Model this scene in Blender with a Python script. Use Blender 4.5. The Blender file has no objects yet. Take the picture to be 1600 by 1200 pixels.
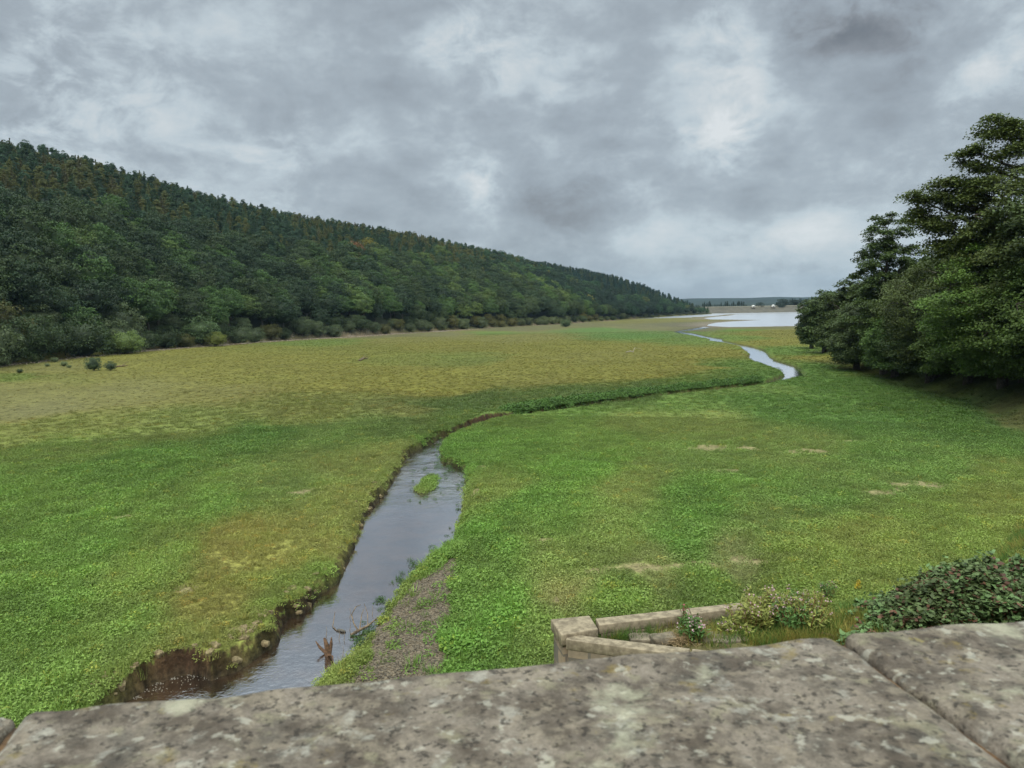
import bpy, math
import numpy as np
from mathutils import Vector, Matrix

# ------------------------------------------------------------------ scene, camera, world, light
S = bpy.context.scene
W, H, F = 1600.0, 1200.0, 1203.0          # photograph size and focal length in its pixels
CAMZ = 9.0
PITCH = math.radians(-5.73); ROLL = math.radians(1.0)
fw = Vector((0, math.cos(PITCH), math.sin(PITCH)))
up0 = Vector((0, -math.sin(PITCH), math.cos(PITCH)))
rt0 = Vector((1, 0, 0))
RT = rt0 * math.cos(ROLL) - up0 * math.sin(ROLL)
UP = up0 * math.cos(ROLL) + rt0 * math.sin(ROLL)
cd = bpy.data.cameras.new('camera'); cam = bpy.data.objects.new('camera', cd)
S.collection.objects.link(cam); S.camera = cam
M = Matrix.Identity(4)
for i in range(3):
    M[i][0] = RT[i]; M[i][1] = UP[i]; M[i][2] = -fw[i]
M[2][3] = CAMZ
cam.matrix_world = M
cd.sensor_width = 36.0; cd.lens = 36.0 * F / W
cd.clip_start = 0.05; cd.clip_end = 12000
cd.dof.use_dof = True; cd.dof.focus_distance = 45.0; cd.dof.aperture_fstop = 11.0
S.view_settings.view_transform = 'Standard'; S.view_settings.look = 'None'
S.view_settings.gamma = 1.0; S.view_settings.exposure = 0.7

SUN_EL, SUN_AZ = 52.0, 200.0              # azimuth clockwise from +Y
sl = bpy.data.lights.new('sun', 'SUN'); sl.energy = 1.5; sl.angle = math.radians(25); sl.color = (1.0, 0.96, 0.9)
so = bpy.data.objects.new('sun', sl); S.collection.objects.link(so)
sdir = Vector((math.sin(math.radians(SUN_AZ)) * math.cos(math.radians(SUN_EL)), math.cos(math.radians(SUN_AZ)) * math.cos(math.radians(SUN_EL)), math.sin(math.radians(SUN_EL))))
so.rotation_euler = sdir.to_track_quat('Z', 'Y').to_euler()
so.location = (0, 0, 60)

def ray(px, py):
    d = RT * ((px - 800) / F) + UP * ((600 - py) / F) + fw
    return d.normalized()
def srgb(r, g, b):
    return tuple(((c / 255) / 12.92 if c / 255 <= 0.04045 else ((c / 255 + 0.055) / 1.055) ** 2.4) for c in (r, g, b))

class NT:
    """tiny helper for writing node trees"""
    def __init__(s, tree): s.t = tree; s.t.nodes.clear()
    def n(s, typ, **kw):
        nd = s.t.nodes.new(typ)
        for k, v in kw.items():
            if k.startswith('i_'):
                key = k[2:]; key = int(key) if key.isdigit() else key
                s.put(nd.inputs[key], v)
            else: setattr(nd, k, v)
        return nd
    def put(s, sock, v):
        if isinstance(v, bpy.types.NodeSocket): s.t.links.new(v, sock)
        else: sock.default_value = (*v, 1) if sock.type == 'RGBA' and len(v) == 3 else v
    def math(s, op, a, b=0.0, c=0.0, clamp=False):
        nd = s.t.nodes.new('ShaderNodeMath'); nd.operation = op; nd.use_clamp = clamp
        s.put(nd.inputs[0], a); s.put(nd.inputs[1], b); s.put(nd.inputs[2], c); return nd.outputs[0]
    def vm(s, op, a, b=(0, 0, 0)):
        nd = s.t.nodes.new('ShaderNodeVectorMath'); nd.operation = op
        s.put(nd.inputs[0], a); s.put(nd.inputs[1], b)
        return nd.outputs['Value'] if op in ('DOT_PRODUCT', 'LENGTH', 'DISTANCE') else nd.outputs[0]
    def mix(s, f, a, b, bt='MIX'):
        nd = s.t.nodes.new('ShaderNodeMix'); nd.data_type = 'RGBA'; nd.blend_type = bt
        s.put(nd.inputs[0], f); s.put(nd.inputs[6], c4(a)); s.put(nd.inputs[7], c4(b)); return nd.outputs[2]
    def ramp(s, f, a, b, lo=0.0, hi=1.0):
        nd = s.t.nodes.new('ShaderNodeMapRange'); nd.interpolation_type = 'SMOOTHSTEP'
        s.put(nd.inputs[0], f); s.put(nd.inputs[1], a); s.put(nd.inputs[2], b); s.put(nd.inputs[3], lo); s.put(nd.inputs[4], hi)
        return nd.outputs[0]
    def noise(s, vec, scale, detail=4.0, rough=0.55, dist=0.0):
        nd = s.t.nodes.new('ShaderNodeTexNoise'); s.put(nd.inputs['Vector'], vec)
        nd.inputs['Scale'].default_value = scale; nd.inputs['Detail'].default_value = detail
        nd.inputs['Roughness'].default_value = rough; nd.inputs['Distortion'].default_value = dist
        return nd
    def bump(s, h, strength, dist):
        nd = s.t.nodes.new('ShaderNodeBump'); s.put(nd.inputs['Height'], h)
        nd.inputs['Strength'].default_value = strength; nd.inputs['Distance'].default_value = dist
        return nd.outputs[0]
def c4(v):
    if isinstance(v, (tuple, list)) and len(v) == 3: return (v[0], v[1], v[2], 1)
    return v

# ---- overcast sky: Nishita daylight behind broken cloud
wd = bpy.data.worlds.new('World'); S.world = wd; wd.use_nodes = True
t = NT(wd.node_tree)
tc = t.n('ShaderNodeTexCoord').outputs['Generated']
d = t.vm('NORMALIZE', tc)
sp = t.n('ShaderNodeSeparateXYZ', i_0=d)
dz = sp.outputs[2]
zc = t.math('ADD', t.math('MAXIMUM', dz, 0.0), 0.34)
P = t.n('ShaderNodeCombineXYZ', i_0=t.math('DIVIDE', sp.outputs[0], zc), i_1=t.math('DIVIDE', sp.outputs[1], zc), i_2=t.math('MULTIPLY', dz, 2.0)).outputs[0]
D3 = t.vm('MULTIPLY', d, (1.0, 1.0, 1.55))
n1 = t.noise(P, 2.6, 10.0, 0.56, 0.15).outputs[0]
n2 = t.noise(t.vm('ADD', D3, (7.3, 2.1, 4.0)), 6.5, 10.0, 0.6, 0.2).outputs[0]
n3 = t.noise(t.vm('ADD', D3, (1.3, 5.1, 2.0)), 20.0, 8.0, 0.62, 0.25).outputs[0]
wn = t.noise(t.vm('ADD', D3, (3.0, 9.0, 1.0)), 9.0, 7.0, 0.62).outputs[1]
dw = t.vm('ADD', d, t.vm('MULTIPLY', t.vm('SUBTRACT', wn, (0.5, 0.5, 0.5)), (0.11, 0.11, 0.10)))
dw = t.vm('NORMALIZE', dw)
val = t.math('ADD', t.math('MULTIPLY', t.math('SUBTRACT', n1, 0.5), .7), t.math('ADD', t.math('MULTIPLY', t.math('SUBTRACT', n2, 0.5), .66), t.math('MULTIPLY', t.math('SUBTRACT', n3, 0.5), .36)))
BLOBS = [(740, 80, 0.065, 0.36), (900, 130, 0.06, 0.28), (755, 290, 0.045, 0.44), (560, 190, 0.06, 0.10), (430, 255, 0.06, 0.18), (60, 90, 0.16, 0.22), (1150, 80, 0.07, 0.32),
         (1140, 215, 0.04, 0.40), (1330, 100, 0.06, 0.28), (1565, 80, 0.05, 0.3), (1480, 170, .04, .2), (1210, 398, 0.045, 0.22), (1060, 400, 0.05, 0.10), (1240, 15, 0.07, -0.30), (1400, 60, 0.07, -0.34), (1300, 30, 0.06, -0.2),
         (900, 320, 0.13, -0.16), (950, 130, 0.08, -0.12), (620, 60, 0.08, -0.10), (1450, 280, 0.13, -0.08), (640, 250, 0.09, -0.10), (300, 150, 0.16, 0.02), (860, 340, 0.06, -0.05), (30, 190, 0.08, 0.12)]
blob = 0.0
for (bx, by, s_, a_) in BLOBS:
    v = ray(bx, by)
    dt = t.vm('DOT_PRODUCT', dw, tuple(v))
    g = t.math('EXPONENT', t.math('DIVIDE', t.math('SUBTRACT', dt, 1.0), s_ * s_ * 0.5))
    blob = t.math('ADD', blob, t.math('MULTIPLY', g, a_))
n4 = t.noise(t.vm('ADD', D3, (4.3, .1, 8.0)), 13.0, 8.0, 0.62, 0.4).outputs[0]
blob = t.math('MULTIPLY', blob, t.ramp(n4, .38, .66, .35, 1.35))
val = t.math('ADD', val, blob)
val = t.math('ADD', val, t.math('MULTIPLY', t.math('MULTIPLY', t.ramp(dz, .035, .075), t.ramp(dz, .125, .085)), t.math('MULTIPLY', t.ramp(sp.outputs[0], .02, .18), .24)))
cr = t.n('ShaderNodeValToRGB'); t.put(cr.inputs[0], t.math('ADD', t.math('MULTIPLY', val, 1.0), 0.54))
el = cr.color_ramp.elements
el[0].position = 0.0; el[0].color = (*srgb(118, 124, 130), 1)
el[1].position = 1.0; el[1].color = (*srgb(226, 231, 233), 1)
for p_, c_ in ((0.22, (138, 144, 150)), (0.42, (157, 167, 175)), (0.56, (171, 182, 190)), (0.7, (194, 206, 213)), (0.85, (212, 219, 222))):
    e = el.new(p_); e.color = (*srgb(*c_), 1)
# cloud layer is brighter overhead than low down, raised past real overcast to light ground
zen = t.ramp(dz, 0.34, .85, 0.60, 3.6)
hz = t.ramp(dz, -0.02, 0.13, 0.0, 1.0)
cloud = t.mix(t.ramp(dz, 0.0, 0.09, 0.55, 1.0), srgb(150, 166, 178), cr.outputs[0])
cloud = t.vm('SCALE', cloud); t.t.nodes[-1].inputs['Scale'].default_value = 1.0
t.put(t.t.nodes[-1].inputs['Scale'], zen)
sky = t.n('ShaderNodeTexSky', sky_type='NISHITA', sun_disc=False, sun_elevation=math.radians(SUN_EL), sun_rotation=math.radians(SUN_AZ))
bg1 = t.n('ShaderNodeBackground', i_Color=sky.outputs[0], i_Strength=0.06)
cloud = t.mix(t.ramp(dz, .35, .8), cloud, t.mix(1.0, cloud, (1.04, 1.0, .88), 'MULTIPLY'))
bg2 = t.n('ShaderNodeBackground', i_Color=cloud, i_Strength=1.0)
ms = t.n('ShaderNodeMixShader', i_0=0.93, i_1=bg1.outputs[0], i_2=bg2.outputs[0])
t.n('ShaderNodeOutputWorld', i_0=ms.outputs[0])

# ------------------------------------------------------------------ numeric helpers
rng = np.random.default_rng(11)
def pix(px, py, z):
    """the point of the horizontal level z that the photograph shows at (px, py)"""
    d = ray(px, py); k = (z - CAMZ) / d.z
    return np.array([d.x * k, d.y * k, z])
def pixd(px, py, r):
    """point at horizontal distance r"""
    d = ray(px, py); k = r / math.hypot(d.x, d.y)
    return np.array([d.x * k, d.y * k, CAMZ + d.z * k])
def az_of(px, py=500):
    d = ray(px, py); return math.atan2(d.x, d.y)
FY = np.array([-4000, 50, 70, 100, 140, 180, 260, 390, 900, 8000.]); FZ = np.array([0, 0, -.06, -.3, -.65, -1.05, -1.75, -2.8, -3.3, -3.3])
WY = np.array([-4000, 28, 45, 60, 75, 100, 180, 390, 950, 8000.]); WZ = np.array([-.50, -.46, -.47, -.58, -.72, -.80, -1.5, -3.05, -3.1, -3.1])
def floor_z(y): return np.interp(y, FY, FZ)
def water_z(y): return np.interp(y, WY, WZ)
def pixf(px, py, fn):
    z = 0.0
    for _ in range(25): p = pix(px, py, z); z = 0.5 * z + 0.5 * float(fn(p[1]))
    p[2] = float(fn(p[1])); return p
def hash2(ix, iy, seed):
    h = (ix.astype(np.int64) * 374761393 + iy.astype(np.int64) * 668265263 + seed * 1442695041) & 0xffffffff
    h = ((h ^ (h >> 13)) * 1274126177) & 0xffffffff
    h = (h ^ (h >> 16)) & 0xffffffff
    return h / 4294967295.0
def vnoise(x, y, seed=0):
    ix = np.floor(x); iy = np.floor(y); fx = x - ix; fy = y - iy
    fx = fx * fx * (3 - 2 * fx); fy = fy * fy * (3 - 2 * fy)
    a = hash2(ix, iy, seed); b = hash2(ix + 1, iy, seed); c = hash2(ix, iy + 1, seed); e = hash2(ix + 1, iy + 1, seed)
    return (a * (1 - fx) + b * fx) * (1 - fy) + (c * (1 - fx) + e * fx) * fy
def fbm(x, y, sc, octv=4, seed=0):
    s = 0; a = 0.5; tot = 0
    for o in range(octv):
        s = s + a * vnoise(x * sc + o * 17.3, y * sc - o * 9.1, seed + o); tot += a; a *= 0.5; sc *= 2.03
    return s / tot - 0.5
def sstep(a, b, x):
    k = np.clip((x - a) / (b - a), 0, 1); return k * k * (3 - 2 * k)
def inside(x, y, poly):
    r = np.zeros(x.shape, bool); n = len(poly)
    for i in range(n):
        x1, y1 = poly[i][:2]; x2, y2 = poly[(i + 1) % n][:2]
        if y1 == y2: continue
        c = ((y1 > y) != (y2 > y)) & (x < (x2 - x1) * (y - y1) / (y2 - y1) + x1)
        r ^= c
    return r
def dist_line(x, y, pts, closed=False):
    """distance to a polyline, and its third column interpolated at the nearest point"""
    best = np.full(x.shape, 1e9); val = np.zeros(x.shape); n = len(pts)
    for i in range(n if closed else n - 1):
        ax, ay, av = pts[i]; bx, by, bv = pts[(i + 1) % n]
        ex, ey = bx - ax, by - ay; L = ex * ex + ey * ey + 1e-12
        k = np.clip(((x - ax) * ex + (y - ay) * ey) / L, 0, 1)
        dd = np.hypot(x - ax - k * ex, y - ay - k * ey)
        m = dd < best; best = np.where(m, dd, best); val = np.where(m, av + (bv - av) * k, val)
    return best, val

# ------------------------------------------------------------------ layout of the valley (from the photograph)
LEFT = [(150, 1135, .3), (185, 1108, .25), (212, 1084, .22), (248, 1066, .22), (292, 1054, .22), (330, 1060, .2), (352, 1054, .3), (385, 1040, .3), (412, 1018, .3), (436, 1002, .3), (440, 984, .25), (437, 974, .22), (452, 965, .2), (472, 966, .2), (488, 947, .25), (500, 931, .25), (520, 917, .25), (533, 895, .3), (547, 868, .35), (560, 838, .5), (572, 806, .6), (588, 783, .4), (604, 770, .3), (613, 750, .4), (626, 731, .5), (632, 714, .3), (652, 706, .3), (666, 696, .3), (692, 685, .3), (714, 680, .3), (742, 670, .3), (772, 662, .35)]
RIGHT = [(470, 1095, .8), (492, 1066, 1.2), (515, 1048, 1.0), (545, 1030, .9), (562, 1004, 1.3), (578, 985, 1.6), (600, 946, 1.8), (628, 908, 1.8), (652, 885, 1.8), (682, 868, 1.2), (708, 846, .8), (722, 800, .6), (728, 762, .6), (727, 733, .5), (704, 727, .4), (686, 722, .4), (690, 702, .4), (704, 690, .5), (722, 683, .5), (748, 675, .5), (775, 667, .5)]
poly = []
for (a, b, w) in LEFT:
    p = pixf(a, b, water_z); poly.append((p[0], p[1], w))
HID = [(800, 655), (838, 646), (880, 639), (960, 628), (1060, 614), (1150, 605), (1205, 598)]
far_edge = []; near_edge = []
for (a, b) in HID:
    p = pixf(a, b, floor_z); near_edge.append((p[0], p[1] + 0.3, .3)); far_edge.append((p[0] - 0.2, p[1] + 2.6, .3))
poly += far_edge
FARL = [(1228, 588, .5), (1222, 582, .5), (1200, 575, .5), (1182, 568, .6), (1170, 561, 1.0), (1173, 554, 1.0), (1163, 547, .8), (1158, 542, .8), (1140, 538, .8), (1120, 534.5, .8), (1107, 533, .8), (1110, 530.5, .8), (1096, 527.5, .8), (1070, 522, 1.5), (1052, 519, 1.5), (1075, 515, 2), (1100, 511, 2)]
FARR = [(1236, 594, 1.2), (1256, 593, .8), (1259, 585, .5), (1250, 578, .5), (1232, 571, 1.4), (1212, 565, 1.6), (1203, 560, .7), (1198, 552, .7), (1188, 546, .7), (1168, 541, .7), (1145, 536.5, .8), (1128, 533, .8), (1128, 530, .8), (1108, 527, .8), (1078, 520.5, 1.5), (1062, 518.6, 1.5), (1085, 515.8, 2), (1110, 512, 2)]
for (a, b, w) in FARL: p = pixf(a, b, water_z); poly.append((p[0], p[1], w))
for (a, b, w) in FARR[::-1]: p = pixf(a, b, water_z); poly.append((p[0], p[1], w))
poly += near_edge[::-1]
for (a, b, w) in RIGHT[::-1]: p = pixf(a, b, water_z); poly.append((p[0], p[1], w))
poly += [(-7.6, 14, .8), (-9.5, 3, .8), (-14.5, 3, .5), (-12.6, 14.5, .5)]      # on under the bridge
RIVER = poly
ISLE = [(*pixf(a, b, water_z)[:2], .25) for (a, b) in [(648, 766), (656, 773), (670, 772), (677, 760), (686, 749), (680, 741), (668, 747), (656, 757)]]
LAKE = [(*pixf(a, b, water_z)[:2], 6.) for (a, b) in [(1100, 497), (1118, 495), (1142, 492.8), (1150, 491.3), (1260, 488.8), (1330, 487.5), (1330, 507), (1262, 509.5), (1230, 509.5), (1180, 510.5), (1140, 511), (1105, 509), (1108, 506.5), (1118, 504.5), (1140, 502.5), (1190, 500), (1150, 499.5), (1110, 499)]]
BAR = [tuple(pixf(a, b, floor_z)[:2]) for (a, b) in [(515, 1100), (545, 1058), (572, 1026), (580, 985), (600, 948), (632, 906), (662, 882), (700, 864), (716, 872), (722, 900), (716, 945), (700, 985), (690, 1040), (690, 1100)]]
# shore foot of the left wood and its skyline: pixel -> azimuth table
HILL1 = [(-420, 640, 215, 250), (-200, 600, 205, 240), (0, 568, 219, 200), (130, 556, 248, 195), (220, 547, 274, 190), (310, 541, 299, 185), (450, 531, 333, 185), (560, 525, 351, 190), (650, 519, 366, 200), (750, 513, 388, 215), (800, 510, 400, 220), (870, 506.5, 427, 170), (920, 503, 448, 120), (960, 500.5, 470, 70), (1000, 497, 492, 25), (1030, 496, 496, 5)]
HILL2 = [(560, 400, 520, 300), (700, 392, 520, 330), (790, 397, 540, 340), (860, 408, 560, 330), (960, 427, 620, 280), (1000, 441, 690, 220), (1040, 455, 760, 150), (1070, 468, 820, 100), (1098, 480, 870, 40), (1112, 486, 900, 10)]
A1 = np.array([az_of(h[0], h[2]) for h in HILL1]); RF1 = np.array([np.hypot(*pixf(h[0], h[1], floor_z)[:2]) for h in HILL1]); RR1 = RF1 + np.array([h[3] for h in HILL1])
TR1 = np.interp([h[0] for h in HILL1], [-420, 0, 600, 850, 1000, 1030], [12, 12, 11, 10.5, 7, 2])
ZR1 = np.array([pixd(h[0], h[2], r)[2] for h, r in zip(HILL1, RR1)]) - TR1
A2 = np.array([az_of(h[0], h[1]) for h in HILL2]); RF2 = np.array([h[2] for h in HILL2]); RR2 = RF2 + np.array([h[3] for h in HILL2])
ZR2 = np.array([pixd(h[0], h[1], r)[2] for h, r in zip(HILL2, RR2)]) - np.array([14, 14, 14, 14, 14, 13, 12, 9, 6, 3.])
TOE = [(1.02, 10.95, .06), (3.4, 11.75, .06), (3.9, 11.9, 1.5), (7, 14.5, 5), (11, 18.5, 7), (15, 24, 8), (21.5, 31, 9), (29, 40, 10), (35, 50, 11), (39, 62, 12), (44, 84, 14), (49, 112, 14), (60, 150, 14), (84, 210, 14), (134, 330, 14), (212, 520, 16), (305, 700, 20), (375, 850, 20)]
RAISED = [(60, 4.), (9, 8.7), (.80, 10.42), (.80, 10.9)] + [p[:2] for p in TOE] + [(3000, 900), (3000, -200), (60, -200)]
NEARW = [(60, 4., .06), (9, 8.7, .06), (.80, 10.42, .06), (.80, 10.9, .06)]
MOUND = [(*pixf(285, 1028, floor_z)[:2], 1.8, .25), (*pixf(745, 655, floor_z)[:2], 5, .3), (*pixf(440, 955, floor_z)[:2], 1.2, .12)]
def ground(x, y, micro=True):
    r = np.hypot(x, y); az = np.arctan2(x, y)
    z = floor_z(y)
    # left wood hillside
    rf = np.interp(az, A1, RF1); rr = np.interp(az, A1, RR1); zr = np.interp(az, A1, ZR1)
    s = np.clip((r - rf) / (rr - rf), 0, 1)
    h1 = np.where(r > rf, (np.maximum(zr, z) - z) * (1 - (1 - s) ** 1.35) + np.minimum(r - rf, 3) * .25, 0) * (az < A1[-1]) * sstep(-2.3, -1.7, az)
    rf = np.interp(az, A2, RF2); rr = np.interp(az, A2, RR2); zr = np.interp(az, A2, ZR2)
    s = np.clip((r - rf) / (rr - rf), 0, 1)
    h2 = np.where(r > rf, (np.maximum(zr, z) - z) * (1 - (1 - s) ** 1.4) + np.minimum(r - rf, 3) * .25, 0) * (az < A2[-1]) * (az > A2[0] - .02)
    z = z + np.maximum(h1, h2)
    # everything behind the dam is a little above the lake
    far = sstep(945, 990, y)
    fh = 2.0 + 1.2 * far + sstep(2300, 3300, y) * (17 + 34 * fbm(x, y, .0022, 3, 5)) + sstep(1500, 2300, y) * 3
    z = np.where(y > 945, np.maximum(z, z * (1 - far) + far * fh), z)
    # right bank with the abutment
    ri = inside(x, y, RAISED)
    if ri.any():
        dT, wT = dist_line(x, y, TOE); dN, wN = dist_line(x, y, NEARW)
        top = np.interp(x + .0 * y, [0, 3.5, 6, 10, 16, 30, 45, 60], [4.25, 4.3, 4.75, 5.4, 5.6, 5.0, 4.2, 4.0])
        ext = np.clip(dT - 14, 0, 60) * .05
        hb = np.minimum(top * (1 - (1 - np.clip(dT / np.maximum(wT, .01), 0, 1)) ** 1.5), top) + ext
        hb = np.minimum(hb, top * np.clip(dN / .1, 0, 1) + ext)
        z = np.where(ri, np.maximum(z, z + hb), z)
    for (mx, my, mr, mh) in MOUND: z = z + mh * np.exp(-((x - mx) ** 2 + (y - my) ** 2) / mr ** 2)
    # lake basin
    li = inside(x, y, LAKE); dL, _ = dist_line(x, y, LAKE, True)
    wl = water_z(y)
    z = np.where(li, wl - .05 - np.minimum(dL * .05, 1.5), np.where((dL < 30) & (y > 250) & (y < 940) & ~ri, wl + .04 + (z - wl - .04) * sstep(0, 30, dL), z))
    # stream channel
    m = (x > -40) & (x < 110) & (y > 2) & (y < 420)
    xm, ym = x[m], y[m]
    if xm.size:
        wob = fbm(xm, ym, 1.1, 3, 91) * .5 * np.clip(ym / 40, .35, 2)
        xw = xm + wob; yw = ym + fbm(xm, ym, 1.1, 3, 97) * .35 + fbm(xm, ym, 4.2, 3, 23) * .22 * (ym < 60); xw = xw + fbm(xm, ym, 4.0, 3, 29) * .24 * (ym < 60)
        ins = inside(xw, yw, RIVER); dR, wR = dist_line(xw, yw, RIVER, True)
        isl = inside(xw, yw, ISLE); dI, _ = dist_line(xw, yw, ISLE, True)
        wl = water_z(ym); zz = z[m]
        k = np.clip(dR / np.maximum(wR, .05), 0, 1)
        bank = np.where(wR < .7, np.clip(k * 1.08, 0, 1) ** .7, k ** 1.1)
        out = wl - .03 + (zz - wl + .03) * bank
        bed = wl - .06 - np.minimum(dR * .5, .4)
        bed = np.where(isl, wl + np.minimum(dI * .5, .12), np.where(dI < .3, np.maximum(bed, wl - .06 - dI * .4), bed))
        zz = np.where(ins, bed, np.where(dR < wR, np.minimum(out, zz), zz))
        z = z.copy(); z[m] = zz
    if micro:
        a = np.clip(r / 40, .25, 3)
        z = z + fbm(x, y, .11, 3, 31) * .22 * sstep(0, 8, r) * np.where(z < water_z(y) + .15, .15, 1) + fbm(x, y, 1.3, 3, 41) * .07 * np.where(z < water_z(y) + .03, 0, 1)
    return z
def gz(x, y):
    return float(ground(np.array([float(x)]), np.array([float(y)]))[0])

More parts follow.
